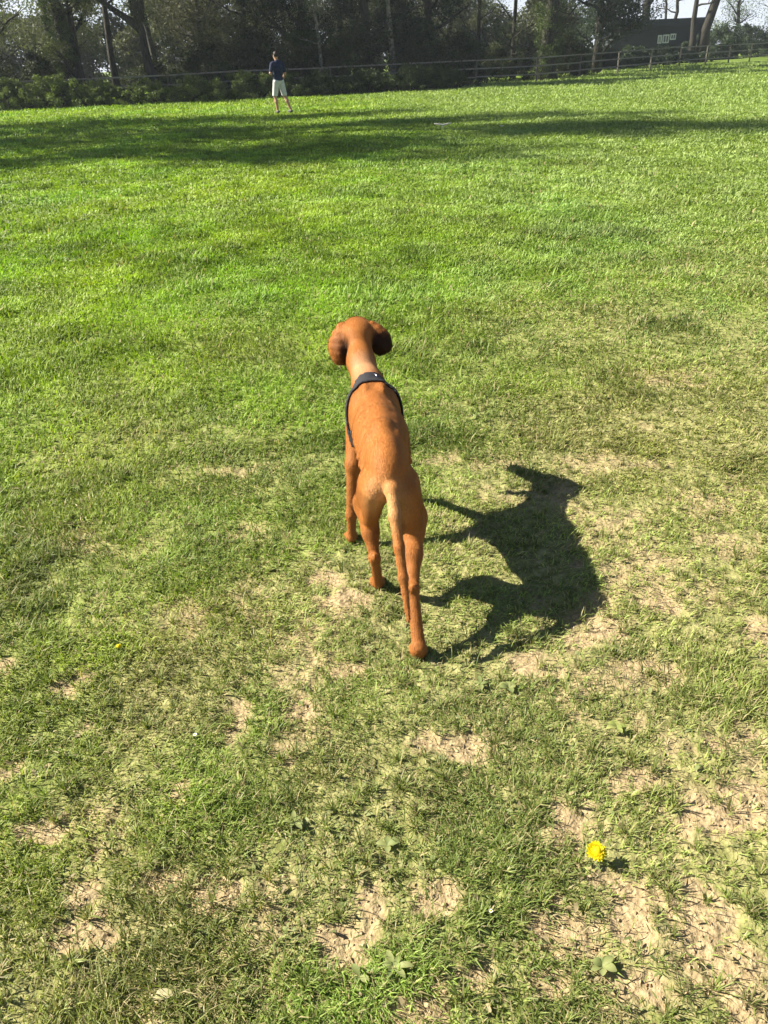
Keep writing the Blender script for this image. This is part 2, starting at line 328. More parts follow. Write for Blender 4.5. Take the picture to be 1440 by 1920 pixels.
def tufts(T, seed):
    tx, ty, r = sample_ground(T, 0.5, 5.0, 0.7, 1.0); k = rng.random(T) < (1-0.92*bare(tx, ty)); tx, ty = tx[k], ty[k]
    m = rng.integers(10, 30, len(tx)); idx = np.repeat(np.arange(len(tx)), m); n = len(idx)
    ts = (0.7+0.7*rng.random(len(tx)))[idx]; a = rng.random(n)*2*np.pi; rr = 0.010*ts*rng.random(n); x = tx[idx]+rr*np.cos(a); y = ty[idx]+rr*np.sin(a)
    az = a+rng.normal(0, 0.5, n); lean = np.clip(rng.normal(0.75, 0.3, n), 0.1, 1.35); ln = (0.018+0.026*rng.random(n))*ts; wd = 0.0014+0.0018*rng.random(n)
    ca, sa = np.cos(az), np.sin(az); p0 = np.stack([x, y, hgt(x, y)-0.003], -1)
    p1 = p0+np.stack([ca*np.sin(lean*0.6), sa*np.sin(lean*0.6), np.cos(lean*0.6)], -1)*(ln*0.5)[:, None]
    l2 = np.minimum(lean*1.5, 1.75); p2 = p1+np.stack([ca*np.sin(l2), sa*np.sin(l2), np.cos(l2)], -1)*(ln*0.5)[:, None]
    s0 = np.stack([-sa, ca, rng.normal(0, 0.25, n)], -1)*(wd*0.5)[:, None]
    V = np.stack([p0-s0*0.8, p0+s0*0.8, p1+s0, p1-s0, p2], 1).reshape(-1, 3); b = np.arange(n)[:, None]*5
    u = rng.random(n)[:, None]; L = lush(x, y)[:, None]; tone = (0.75+0.5*rng.random(len(tx)))[idx][:, None]
    c = ((np.array([0.075, 0.14, 0.014])*(1-u)+np.array([0.19, 0.28, 0.04])*u)*L+(np.array([0.105, 0.135, 0.026])*(1-u)+np.array([0.30, 0.325, 0.10])*u)*(1-L))*tone
    dry = rng.random(n) < 0.18; c[dry] = (np.array([0.40, 0.34, 0.17])*(0.6+0.6*u))[dry]
    return V, b+np.array([0, 1, 2, 3]), b+np.array([3, 2, 4]), np.repeat(c, 5, axis=0)
V, Q, T, c = tufts(3900, 3)
o = mesh('grass_tufts', V, [Q, T], M_blade, cols=c); tag(o, 'longer rooted grass tufts scattered through the nearer turf', 'grass', kind='stuff')
def crumbs(N):
    x, y, r = sample_ground(N, 0.5, 3.6, 0.7, 1.0); B = bare(x, y); k = rng.random(N) < B*(0.3+fbm(x, y, 25, 2, 33)); x, y = x[k], y[k]; n = len(x)
    R_ = 0.0012+0.0035*rng.random(n)**4; oc = np.array([[1, 0, 0], [0, 1, 0], [-1, 0, 0], [0, -1, 0], [0, 0, 0.8], [0, 0, -0.8]], float)
    a = rng.random(n)*6.283; J = oc[None]*(0.6+0.7*rng.random((n, 6, 1))); X_ = J[..., 0]*np.cos(a)[:, None]-J[..., 1]*np.sin(a)[:, None]; Y_ = J[..., 0]*np.sin(a)[:, None]+J[..., 1]*np.cos(a)[:, None]
    V = np.stack([X_, Y_, J[..., 2]], -1)*R_[:, None, None]+np.stack([x, y, hgt(x, y)-0.006*bare(x, y)+R_*0.4], -1)[:, None]
    f = np.array([[0, 1, 4], [1, 2, 4], [2, 3, 4], [3, 0, 4], [1, 0, 5], [2, 1, 5], [3, 2, 5], [0, 3, 5]]); F = (np.arange(n)[:, None, None]*6+f).reshape(-1, 3)
    u = rng.random(n)[:, None]; c = np.array([0.20, 0.13, 0.07])*(1-u)+np.array([0.46, 0.35, 0.21])*u
    return V.reshape(-1, 3), F, np.repeat(c, 6, axis=0)
V, F, c = crumbs(60000)
o = mesh('soil_crumbs', V, F, tinted('crumb', 0.95, 0.1, 0), cols=c); tag(o, 'dry soil crumbs and grit lying on the bare patches', 'soil crumbs', kind='stuff')
"""ENDGRASS"""

# ------------------------------------------------------------------ implicit surfaces (bodies)
class Field:
    def __init__(s, lo, hi, h):
        s.lo = np.array(lo, float); s.h = h; s.n = np.ceil((np.array(hi)-s.lo)/h).astype(int)+1
        s.ax = [s.lo[k]+h*np.arange(s.n[k]) for k in range(3)]
        s.f = np.full(s.n, 0.2, dtype=np.float64)
        s.ops = []
    def box(s, lo, hi):
        sl = []
        for k in range(3):
            a = max(0, int(math.floor((lo[k]-s.lo[k])/s.h))); b = min(s.n[k], int(math.ceil((hi[k]-s.lo[k])/s.h))+1)
            if b <= a: return None
            sl.append(slice(a, b))
        g = np.meshgrid(*[s.ax[k][sl[k]] for k in range(3)], indexing='ij')
        return tuple(sl), g
    def blend(s, sl, d, k):
        a = s.f[sl]; h = np.maximum(k-np.abs(a-d), 0)/k
        s.f[sl] = np.minimum(a, d)-h*h*k*0.25
    def cone(s, a, b, ra, rb, k=0.02, sx=1.0):
        a = np.array(a, float); b = np.array(b, float); m = max(ra, rb)*max(1, sx)+k+3*s.h
        r = s.box(np.minimum(a, b)-m, np.maximum(a, b)+m)
        if r is None: return
        sl, (X, Y, Z) = r; ab = b-a; L = ab@ab+1e-12
        t = np.clip(((X-a[0])*ab[0]+(Y-a[1])*ab[1]+(Z-a[2])*ab[2])/L, 0, 1)
        dx = (X-a[0]-t*ab[0])/sx; dy = Y-a[1]-t*ab[1]; dz = Z-a[2]-t*ab[2]
        s.blend(sl, np.sqrt(dx*dx+dy*dy+dz*dz)-(ra+(rb-ra)*t), k)
    def chain(s, pts, rs, k=0.02, sx=1.0):
        for i in range(len(pts)-1): s.cone(pts[i], pts[i+1], rs[i], rs[i+1], k, sx)
    def ell(s, c, r, k=0.03, M=None):
        c = np.array(c, float); r = np.array(r, float); m = max(r)+k+3*s.h
        q = s.box(c-m, c+m)
        if q is None: return
        sl, (X, Y, Z) = q; P = np.stack([X-c[0], Y-c[1], Z-c[2]], -1)
        if M is not None: P = P@np.array(M)      # columns of M = local axes
        k0 = np.sqrt(((P/r)**2).sum(-1)); k1 = np.sqrt(((P/(r*r))**2).sum(-1))+1e-9
        s.blend(sl, k0*(k0-1)/k1, k)
    def carve(s, c, r, k=0.01, M=None):
        c = np.array(c, float); r = np.array(r, float); m = max(r)+k+3*s.h
        q = s.box(c-m, c+m)
        sl, (X, Y, Z) = q; P = np.stack([X-c[0], Y-c[1], Z-c[2]], -1)
        if M is not None: P = P@np.array(M)
        k0 = np.sqrt(((P/r)**2).sum(-1)); k1 = np.sqrt(((P/(r*r))**2).sum(-1))+1e-9
        d = -k0*(k0-1)/k1; a = s.f[sl]; h = np.maximum(k-np.abs(a-d), 0)/k
        s.f[sl] = np.maximum(a, d)+h*h*k*0.25
    def surf(s, f=None):
        
        f = s.f if f is None else f; f = f.copy()
        for k in range(3):
            idx = [slice(None)]*3; idx[k] = 0; f[tuple(idx)] = np.maximum(f[tuple(idx)], 1e-3); idx[k] = -1; f[tuple(idx)] = np.maximum(f[tuple(idx)], 1e-3)
        n = f.shape; ins = f < 0
        cells = np.zeros((n[0]-1, n[1]-1, n[2]-1), dtype=np.uint8)
        cor = [(i, j, k) for i in (0, 1) for j in (0, 1) for k in (0, 1)]
        for i, j, k in cor: cells += ins[i:n[0]-1+i, j:n[1]-1+j, k:n[2]-1+k]
        act = np.argwhere((cells > 0) & (cells < 8)); idm = np.full(cells.shape, -1, dtype=np.int64); idm[tuple(act.T)] = np.arange(len(act))
        acc = np.zeros((len(act), 3)); cnt = np.zeros(len(act))
        for ax in range(3):
            for p in [c for c in cor if c[ax] == 0]:
                q = list(p); q[ax] = 1; q = tuple(q)
                fa = f[tuple((act+p).T)]; fb = f[tuple((act+q).T)]; m = (fa < 0) != (fb < 0)
                t = np.where(m, fa/(fa-fb+1e-15), 0)
                pos = act+np.array(p, float); pos[:, ax] += t
                acc[m] += pos[m]; cnt[m] += 1
        V = s.lo+(acc/cnt[:, None])*s.h
        Q = []
        for ax in range(3):
            sl0 = [slice(0, n[0]-1), slice(0, n[1]-1), slice(0, n[2]-1)]; sl1 = list(sl0)
            sl1[ax] = slice(1, n[ax])
            o1, o2 = [k for k in range(3) if k != ax]
            A = ins[tuple(sl0)]; Bb = ins[tuple(sl1)]
            e = np.argwhere(A != Bb); e = e[(e[:, o1] > 0) & (e[:, o2] > 0)]
            d1 = np.zeros(3, int); d1[o1] = 1; d2 = np.zeros(3, int); d2[o2] = 1
            q = np.stack([idm[tuple(e.T)], idm[tuple((e-d1).T)], idm[tuple((e-d1-d2).T)], idm[tuple((e-d2).T)]], -1)
            fl = A[tuple(e.T)] ^ (ax == 1)
            q[fl] = q[fl][:, ::-1]
            Q.append(q)
        Q = np.concatenate(Q)[:, ::-1]; Q = Q[(Q >= 0).all(1)]
        # relax a little
        for it in range(2):
            sacc = np.zeros_like(V); sc = np.zeros(len(V))
            for a, b in ((0, 1), (1, 2), (2, 3), (3, 0)):
                np.add.at(sacc, Q[:, a], V[Q[:, b]]); np.add.at(sc, Q[:, a], 1)
                np.add.at(sacc, Q[:, b], V[Q[:, a]]); np.add.at(sc, Q[:, b], 1)
            V = V*0.5+0.5*sacc/np.maximum(sc, 1)[:, None]
        return V, Q
def tube(pts, rad, n=8, cap=True):
    P = np.array(pts, float); R = np.array(rad, float); m = len(P)
    T = np.gradient(P, axis=0); T /= np.linalg.norm(T, axis=1)[:, None]+1e-12
    u = np.cross(T[0], [0, 0, 1.0]);
    if np.linalg.norm(u) < 1e-3: u = np.array([1.0, 0, 0])
    u /= np.linalg.norm(u); V = []
    for i in range(m):
        u = u-T[i]*(u@T[i]); u /= np.linalg.norm(u); v = np.cross(T[i], u)
        a = np.arange(n)*2*np.pi/n
        V.append(P[i]+R[i]*(np.cos(a)[:, None]*u+np.sin(a)[:, None]*v))
    V = np.concatenate(V); i = np.arange(m-1)[:, None]*n; j = np.arange(n)[None, :]; j2 = (j+1) % n
    Q = np.stack([i+j, i+j2, i+n+j2, i+n+j], -1).reshape(-1, 4)
    T3 = np.zeros((0, 3), int)
    if cap:
        V = np.concatenate([V, P[:1], P[-1:]]); c0, c1 = len(V)-2, len(V)-1; jj = np.arange(n)
        T3 = np.concatenate([np.stack([jj*0+c0, (jj+1) % n, jj], -1), np.stack([jj*0+c1, (m-1)*n+jj, (m-1)*n+(jj+1) % n], -1)])
    return V, Q, T3
def join(parts):
    V, Q, T = [], [], []; off = 0
    for p in parts:
        V.append(p[0]); Q.append(p[1]+off); T.append(p[2]+off); off += len(p[0])
    return np.concatenate(V), [np.concatenate(Q), np.concatenate(T)]
def boxp(c, s, M=None):
    c = np.array(c, float); s = np.array(s, float)/2
    v = np.array([[x, y, z] for x in (-1, 1) for y in (-1, 1) for z in (-1, 1)], float)*s
    if M is not None: v = v@np.array(M).T
    return v+c, np.array([[0, 1, 3, 2], [4, 6, 7, 5], [0, 4, 5, 1], [2, 3, 7, 6], [0, 2, 6, 4], [1, 5, 7, 3]]), np.zeros((0, 3), int)

# ------------------------------------------------------------------ the dog
HEAD = math.radians(4.6); ORG = np.array([0.0, 2.12, 0.0])
fwd = np.array([-math.sin(HEAD), math.cos(HEAD), 0]); rgt = np.array([math.cos(HEAD), math.sin(HEAD), 0])
def Lc(x, y, z): return rgt*x+fwd*y+np.array([0, 0, z])             # dog frame, relative to ORG
def Wc(x, y, z): return np.array([x, y, z])-ORG
MR = np.stack([rgt, fwd, np.array([0, 0, 1.0])], 1)
def rotm(ax, ang):
    return np.array(Matrix.Rotation(ang, 3, Vector(ax)))
D = Field((-0.30, -0.62, -0.01), (0.26, 0.86, 0.80), 0.0055)
# trunk
D.ell(Lc(0.002, 0.20, 0.448), (0.080, 0.16, 0.108), 0.045, MR)
D.ell(Lc(0.006, 0.04, 0.462), (0.088, 0.17, 0.096), 0.045, MR)
D.ell(Lc(0.002, -0.10, 0.470), (0.062, 0.13, 0.074), 0.045, MR)
D.ell(Lc(0, -0.17, 0.450), (0.058, 0.085, 0.078), 0.035, MR)
D.chain([Lc(0, 0.30, 0.505), Lc(0, 0.24, 0.528), Lc(0, 0.05, 0.535), Lc(0, -0.06, 0.537), Lc(0, -0.15, 0.510), Lc(0, -0.222, 0.468)], [0.030, 0.024, 0.024, 0.024, 0.023, 0.020], 0.028)
D.ell(Lc(0, 0.30, 0.42), (0.058, 0.08, 0.09), 0.04, MR)
for q in range(5):
    for s in (-1, 1): D.cone(Lc(0.040*s, 0.12-0.05*q, 0.530), Lc(0.074*s, 0.09-0.052*q, 0.45), 0.007, 0.009, 0.020)
# shoulders
for s in (-1, 1):
    D.ell(Lc(0.058*s, 0.23, 0.44), (0.030, 0.060, 0.100), 0.025, MR)
    D.cone(Lc(0.026*s, 0.235, 0.545), Lc(0.064*s, 0.29, 0.40), 0.017, 0.030, 0.022)
# neck and head (head low, turned slightly left)
hc = Wc(-0.068, 2.700, 0.628)
D.chain([Lc(0, 0.25, 0.475), Lc(-0.006, 0.36, 0.515), Lc(-0.022, 0.46, 0.562), hc+np.array([0.004, -0.045, -0.014])], [0.068, 0.051, 0.045, 0.044], 0.035)
D.cone(Lc(0, 0.30, 0.43), Lc(-0.01, 0.42, 0.50), 0.055, 0.038, 0.035)
trunkf = D.f.copy()
D.ell(hc+np.array([0, 0, 0.006]), (0.062, 0.070, 0.050), 0.03)
D.ell(hc+np.array([-0.005, 0.05, 0.010]), (0.046, 0.04, 0.032), 0.03)
D.cone(hc+np.array([-0.012, 0.065, -0.018]), hc+np.array([-0.030, 0.155, -0.085]), 0.036, 0.023, 0.025, 0.9)
D.cone(hc+np.array([-0.012, 0.055, -0.040]), hc+np.array([-0.026, 0.140, -0.105]), 0.026, 0.015, 0.02, 0.9)
for s in (-1, 1): D.ell(hc+np.array([0.040*s, 0.005, -0.02]), (0.018, 0.035, 0.03), 0.02)
# ears: thin flaps; the left hangs and cups backwards, the right is flung outwards
Lr = hc+np.array([-0.048, 0.0, 0.034])
def flap(root, a, b, wd, th, k=0.010, n=6, curl=0.0, side=(0, 1, 0)):
    side = np.array(side, float); side /= np.linalg.norm(side)
    ax = np.array(b)-np.array(a)
    for q in range(n):
        t0 = q/n; t1 = (q+1)/n
        for u in np.linspace(-1, 1, 13):
            def P(t, u):
                wv = wd*(0.45+1.1*math.sin(min(1, t*1.15+0.08)*math.pi*0.78))*(1.0 if t < 0.85 else 0.8)
                bend = curl*(1-u*u)
                mid = np.array(a)*(1-t)+np.array(b)*t+(np.array(root)-np.array(a))*(1-t)**2
                nrm = np.cross(ax, side); nrm /= np.linalg.norm(nrm)
                return mid+side*wv*u*0.5+nrm*bend*math.sin(t*math.pi*0.9)
            D.cone(P(t0, u), P(t1, u), th, th, k)
flap(Lr, hc+np.array([-0.070, -0.018, 0.006]), hc+np.array([-0.062, -0.036, -0.092]), 0.058, 0.0060, curl=0.034, side=(0.93, -0.1, 0))
Rr_ = hc+np.array([0.044, 0.0, 0.030])
flap(Rr_, hc+np.array([0.064, -0.012, 0.010]), hc+np.array([0.096, -0.030, -0.060]), 0.052, 0.0060, curl=0.020, side=(0.9, 0, 0.40))
# front legs
lf_p = Wc(-0.120, 2.262, 0.0); rf_p = Wc(0.068, 2.545, 0.0)
sL = Lc(-0.062, 0.26, 0.39); sR = Lc(0.060, 0.27, 0.39)
def paw(c, yaw=0, k=0.012, dz=0.0):
    dv = fwd*math.cos(yaw)+rgt*math.sin(yaw); sv = np.cross(dv, [0, 0, 1.0])
    D.ell(c+np.array([0, 0, 0.020+dz])+dv*0.008, (0.024, 0.031, 0.017), 0.012, MR)
    for q in (-1.5, -0.5, 0.5, 1.5):
        e = c+dv*(0.038-0.004*abs(q))+sv*q*0.0115+np.array([0, 0, 0.012+dz])
        D.cone(c+dv*0.015+sv*q*0.009+np.array([0, 0, 0.018+dz]), e, 0.009, 0.0088, 0.005)
# left front leg
eL = Lc(-0.082, 0.19, 0.295); wL = lf_p+np.array([0.004, 0.0, 0.115])
D.chain([sL, eL], [0.038, 0.030], 0.025); D.chain([eL, wL, lf_p+np.array([0, -0.004, 0.03])], [0.026, 0.0175, 0.0155], 0.018); paw(lf_p, -0.15)
eR = Lc(0.076, 0.27, 0.295); wR = rf_p+np.array([0.002, -0.02, 0.13])
D.chain([sR, eR], [0.038, 0.030], 0.025); D.chain([eR, wR, rf_p+np.array([0, -0.004, 0.03])], [0.026, 0.0175, 0.0155], 0.018); paw(rf_p, 0.05)
# hind legs
lh = Wc(-0.030, 1.980, 0.0)
hipL = Lc(-0.040, -0.17, 0.415); kL = Lc(-0.062, -0.095, 0.305); hkL = Lc(-0.052, -0.205, 0.165)
D.chain([hipL, kL], [0.050, 0.037], 0.022); D.cone(Lc(-0.042, -0.225, 0.42), Lc(-0.055, -0.165, 0.29), 0.038, 0.026, 0.03)
D.chain([kL, (kL+hkL)/2+np.array([0, -0.008, 0]), hkL], [0.040, 0.024, 0.0150], 0.022)
D.cone(hkL+np.array([0, -0.018, 0.020]), hkL, 0.010, 0.016, 0.010)
D.cone(hkL, lh+np.array([0, -0.008, 0.03]), 0.0155, 0.0155, 0.012); paw(lh, -0.05)
rh = Wc(0.083, 1.640, 0.0)
hipR = Lc(0.044, -0.18, 0.415); kR = Lc(0.074, -0.175, 0.285); hkR = Wc(0.073, 1.735, 0.175)
D.chain([hipR, kR], [0.051, 0.039], 0.022); D.cone(Lc(0.046, -0.235, 0.41), Lc(0.070, -0.24, 0.28), 0.040, 0.028, 0.03)
for s in (-1, 1):
    D.ell(Lc(0.036*s, -0.090, 0.515), (0.017, 0.028, 0.018), 0.016, MR); D.ell(Lc(0.028*s, 0.215, 0.548), (0.013, 0.036, 0.020), 0.016, MR)
D.chain([kR, (kR+hkR)/2+np.array([0, -0.01, 0.0]), hkR], [0.042, 0.026, 0.0160], 0.022)
D.cone(hkR+np.array([0, -0.020, 0.022]), hkR, 0.011, 0.018, 0.010)
D.cone(hkR, rh+np.array([0, -0.012, 0.045]), 0.0165, 0.0185, 0.012)
D.cone(rh+np.array([0, -0.012, 0.045]), rh+np.array([0, 0.004, 0.020]), 0.021, 0.023, 0.012); paw(rh, 0.05)
# tail, hanging back and down
tl = [Lc(0.0, -0.215, 0.465), Lc(0.006, -0.262, 0.440), Wc(0.030, 1.800, 0.385), Wc(0.038, 1.745, 0.315), Wc(0.046, 1.695, 0.245), Wc(0.056, 1.625, 0.150)]
D.chain(tl, [0.024, 0.0205, 0.0175, 0.0150, 0.0125, 0.0070], 0.012)
Vd, Qd = D.surf()
# coat tint: darker ears with shade painted in, darker muzzle top, sunlit haunches and nape painted pale
tc_ = np.tile(np.array([0.405, 0.148, 0.036]), (len(Vd), 1))
def paint(c, r, col, soft=0.5, amt=1.0):
    global tc_
    d = np.linalg.norm((Vd-np.array(c))/np.array(r), axis=1); w_ = (sstep(1.0, soft, d)*amt)[:, None]; tc_ = tc_*(1-w_)+np.array(col)*w_
paint(Lc(-0.02, -0.28, 0.38), (0.10, 0.12, 0.14), (0.64, 0.34, 0.135), 0.2, 0.9)  # sunlit highlight on the rump, painted into the coat colour
paint(Lc(-0.02, 0.38, 0.58), (0.07, 0.10, 0.09), (0.56, 0.29, 0.14), 0.3, 0.9)  # sunlit nape, likewise painted paler
paint(hc+np.array([-0.060, -0.050, -0.040]), (0.060, 0.060, 0.085), (0.22, 0.078, 0.019), 0.5, 1.0); paint(hc+np.array([-0.040, -0.060, -0.050]), (0.040, 0.050, 0.075), (0.035, 0.013, 0.004), 0.4, 1.0)  # left ear: darker russet, then its inner shade painted near-black
paint(hc+np.array([0.090, -0.040, -0.03]), (0.065, 0.055, 0.075), (0.032, 0.012, 0.004), 0.5, 1.0)  # right ear: shade painted over the whole flap
paint(hc+np.array([-0.034, 0.172, -0.085]), (0.02, 0.02, 0.02), (0.10, 0.045, 0.03), 0.7)
paint(Lc(0, 0.10, 0.55), (0.05, 0.25, 0.06), (0.36, 0.125, 0.028), 0.3, 0.5)
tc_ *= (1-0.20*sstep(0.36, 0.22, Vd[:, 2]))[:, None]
for p in (lf_p, rf_p, lh, rh): paint(p+np.array([0, 0.03, 0]), (0.05, 0.06, 0.03), (0.36, 0.17, 0.07), 0.5, 0.6)
dog = empty('dog', tuple(ORG), 'russet short-haired dog in a dark harness walking away across the grass', 'dog')
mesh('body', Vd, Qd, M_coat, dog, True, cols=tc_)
# short coat: many fine hairs lying along the body
def fur(N):
    a, b_, c_, d_ = (Vd[Qd[:, k]] for k in range(4)); nn = np.cross(c_-a, d_-b_); ar = np.linalg.norm(nn, axis=1); fi = rng.choice(len(Qd), N, p=ar/ar.sum()); nn = nn/ar[:, None]
    # keep normals pointing outwards
    u, v = rng.random((N, 1)), rng.random((N, 1)); p = (a[fi]*(1-u)+b_[fi]*u)*(1-v)+(d_[fi]*(1-u)+c_[fi]*u)*v; n_ = nn[fi]
    flow = np.tile(-fwd*0.75+np.array([0, 0, -0.65]), (N, 1))+rng.normal(0, 0.16, (N, 3)); low = p[:, 2] < 0.30; flow[low] = np.array([0, 0, -1.0])+rng.normal(0, 0.14, (low.sum(), 3))
    t = flow-n_*(flow*n_).sum(1)[:, None]; t /= np.linalg.norm(t, axis=1)[:, None]+1e-9; sd_ = np.cross(t, n_); L_ = (0.006+0.005*rng.random(N))[:, None]; w_ = (0.00035+0.0002*rng.random(N))[:, None]
    q0 = p-n_*0.0006; q1 = p+t*L_*0.55+n_*L_*0.09; q2 = p+t*L_+n_*L_*0.10
    V = np.stack([q0-sd_*w_, q0+sd_*w_, q1+sd_*w_, q1-sd_*w_, q2], 1).reshape(-1, 3); bb = np.arange(N)[:, None]*5
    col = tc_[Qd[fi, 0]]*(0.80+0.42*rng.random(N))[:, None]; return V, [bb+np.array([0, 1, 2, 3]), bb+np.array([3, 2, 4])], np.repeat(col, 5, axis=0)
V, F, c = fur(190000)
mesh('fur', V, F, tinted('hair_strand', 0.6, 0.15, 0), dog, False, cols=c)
# harness: bands lying on the trunk
X, Y, Z = np.meshgrid(*D.ax, indexing='ij')
def band(P0, nrm, hw, off=0.004, th=0.0035, extra=None, widen=0.0, shell=None):
    shell = trunkf if shell is None else shell
    nrm = np.array(nrm, float); nrm /= np.linalg.norm(nrm)
    pl = (X-P0[0])*nrm[0]+(Y-P0[1])*nrm[1]+(Z-P0[2])*nrm[2]
    b = np.abs(pl)-hw-(widen*sstep(-0.10, -0.02, Z-P0[2]) if widen else 0)
    f = np.maximum(np.abs(shell-off)-th, b)
    if extra is not None: f = np.maximum(f, extra)
    return D.surf(f)
wp = Wc(-0.021, 2.400, 0.550)
hz = fwd*0.62+np.array([0, 0, -0.0])
n1 = fwd*0.86+np.array([0, 0, -0.50])
V, Q = band(wp, n1, 0.013, off=0.0055, th=0.004, extra=0.36-Z, widen=0.017, shell=D.f)
mesh('shoulder_strap', V, Q, M_web, dog, True)
V, Q = band(Lc(0, 0.145, 0.4), fwd, 0.010, off=0.0065, th=0.0035, extra=np.maximum(Z-0.445, -1))
mesh('girth_strap', V, Q, M_web, dog, True)
V, Q = band(Lc(0, 0.36, 0.36), fwd*0.1+np.array([0, 0, 1.0]), 0.012, off=0.006, th=0.0035, extra=-(X*fwd[0]+Y*fwd[1]-0.24))
mesh('chest_strap', V, Q, M_web, dog, True)
for yy, zz in ((0.0, 0.0),):
    c0 = Wc(-0.018, 2.415, 0.566)
    a = np.linspace(0, 2*np.pi, 19)[:-1]; ring = np.stack([0.014*np.cos(a), 0.008+0.012*np.sin(a), 0.004*np.sin(a)], -1)+c0
    ring = np.concatenate([ring, ring[:1], ring[1:2]]); mesh('lead_ring', *join([tube(ring, [0.0022]*len(ring), 6, False)]), M_metal, dog, True)
mesh('nose', *join([tube([hc+np.array([-0.030, 0.168, -0.082]), hc+np.array([-0.032, 0.180, -0.088]), hc+np.array([-0.033, 0.186, -0.092])], [0.014, 0.013, 0.005], 10)]), M_eye, dog, True)
for s in (-1, 1):
    ec = hc+np.array([-0.010+0.036*s, 0.062, 0.000]); mesh('eye', *join([tube([ec+np.array([0.006*s*t, 0.010*t, 0]) for t in (-1, -0.3, 0.3, 1)], [0.003, 0.009, 0.009, 0.003], 10)]), M_eye, dog, True)

# ------------------------------------------------------------------ the person
PO = np.array([-2.82, 28.25, 0.0])
person = empty('person', tuple(PO), 'distant person in navy top and white shorts standing with back turned near the trees', 'person', None, 0.62)
def person_field():
    return Field((-0.42, -0.36, -0.02), (0.42, 0.42, 1.80), 0.0085)
B = person_field()
hipc = np.array([0, 0, 0.93])
# facing away (+Y), weight shifting onto the left leg, right foot trailing out to the side
Lk = np.array([-0.125, 0.10, 0.50]); La = np.array([-0.10, 0.06, 0.08]); Rk = np.array([0.19, 0.02, 0.50]); Ra = np.array([0.31, -0.10, 0.085])
B.ell((0, 0, 0.96), (0.155, 0.105, 0.12), 0.05); B.ell((0, 0, 1.12), (0.135, 0.095, 0.15), 0.05); B.ell((0, 0.0, 1.30), (0.165, 0.11, 0.16), 0.05)
B.cone((-0.13, 0.0, 1.41), (0.13, 0.0, 1.41), 0.058, 0.058, 0.05)
B.cone((0, 0.0, 1.42), (0, 0.02, 1.54), 0.060, 0.052, 0.03)
B.ell((0, 0.035, 1.645), (0.073, 0.092, 0.108), 0.03); B.ell((0, 0.075, 1.60), (0.055, 0.06, 0.065), 0.03)
B.cone((0, 0.125, 1.635), (0, 0.148, 1.61), 0.010, 0.014, 0.01)
for s in (-1, 1): B.ell((0.076*s, 0.03, 1.64), (0.010, 0.022, 0.032), 0.008)
for h, k, a in ((np.array([-0.09, 0, 0.91]), Lk, La), (np.array([0.09, 0, 0.91]), Rk, Ra)):
    B.chain([h, k], [0.090, 0.057], 0.04); B.chain([k, k*0.62+a*0.38+np.array([0, -0.02, 0]), a], [0.055, 0.056, 0.036], 0.03)
    B.cone(a+np.array([0, -0.03, -0.03]), a+np.array([0.01, 0.14, -0.055]), 0.036, 0.026, 0.02)
Ls, Le, Lh = np.array([-0.19, 0, 1.40]), np.array([-0.285, -0.03, 1.16]), np.array([-0.16, 0.18, 1.13])
Rs, Re, Rh = np.array([0.19, 0, 1.40]), np.array([0.255, -0.02, 1.14]), np.array([0.225, 0.12, 0.93])
def hand(w0, dr, pn, side):
    dr = np.array(dr, float); dr /= np.linalg.norm(dr); pn = np.array(pn, float); pn -= dr*(pn@dr); pn /= np.linalg.norm(pn); sv = np.cross(dr, pn)
    B.cone(w0, w0+dr*0.075, 0.026, 0.022, 0.02)
    for q, l in ((-1.5, 0.062), (-0.5, 0.074), (0.5, 0.070), (1.5, 0.054)):
        a = w0+dr*0.080+sv*q*0.019; m = a+dr*l*0.55+pn*0.010; e = m+dr*l*0.35+pn*0.026
        B.chain([a, m, e], [0.0105, 0.0095, 0.008], 0.004)
    a = w0+dr*0.03+sv*side*0.026; B.chain([a, a+sv*side*0.028+dr*0.028+pn*0.01, a+sv*side*0.032+dr*0.055+pn*0.02], [0.013, 0.011, 0.009], 0.006)
for s, e, h in ((Ls, Le, Lh), (Rs, Re, Rh)):
    B.chain([s, e, h], [0.052, 0.040, 0.027], 0.03)
hand(Lh, (0.55, 0.8, 0.1), (0.3, 0, 1), -1); hand(Rh, (-0.1, 0.5, -0.8), (-1, 0, 0), 1)
V, Q = B.surf(); mesh('body', V, Q, M_skin, person, True)
T = person_field()
T.ell((0, 0, 0.98), (0.180, 0.128, 0.12), 0.05); T.ell((0, 0, 1.12), (0.165, 0.120, 0.17), 0.05); T.ell((0, 0, 1.30), (0.190, 0.128, 0.17), 0.05)
T.cone((-0.14, 0, 1.42), (0.14, 0, 1.42), 0.068, 0.068, 0.05); T.cone((0, 0, 1.44), (0, 0.01, 1.485), 0.070, 0.060, 0.03)
for s, e in ((Ls, Le), (Rs, Re)): T.cone(s, s*0.25+e*0.75, 0.066, 0.062, 0.03)
Xp, Yp, Zp = np.meshgrid(*T.ax, indexing='ij')
f = np.maximum(T.f, 0.90-Zp); V, Q = T.surf(f); mesh('shirt', V, Q, M_navy, person, True)
T = person_field()
T.ell((0, 0, 0.95), (0.172, 0.120, 0.11), 0.05)
for h, k in ((np.array([-0.092, 0, 0.90]), Lk), (np.array([0.092, 0, 0.90]), Rk)): T.cone(h, h*0.08+k*0.92, 0.105, 0.090, 0.03)
f = np.maximum(T.f, 0.50-Zp); V, Q = T.surf(f); mesh('shorts', V, Q, M_short, person, True)
T = person_field(); T.ell((0, 0.022, 1.668), (0.083, 0.094, 0.100), 0.02); f = np.maximum(T.f, (Yp-0.06)+(1.66-Zp)*1.2); f = np.maximum(f, 1.59-Zp)
V, Q = T.surf(f); mesh('hair', V, Q, M_hair, person, True)
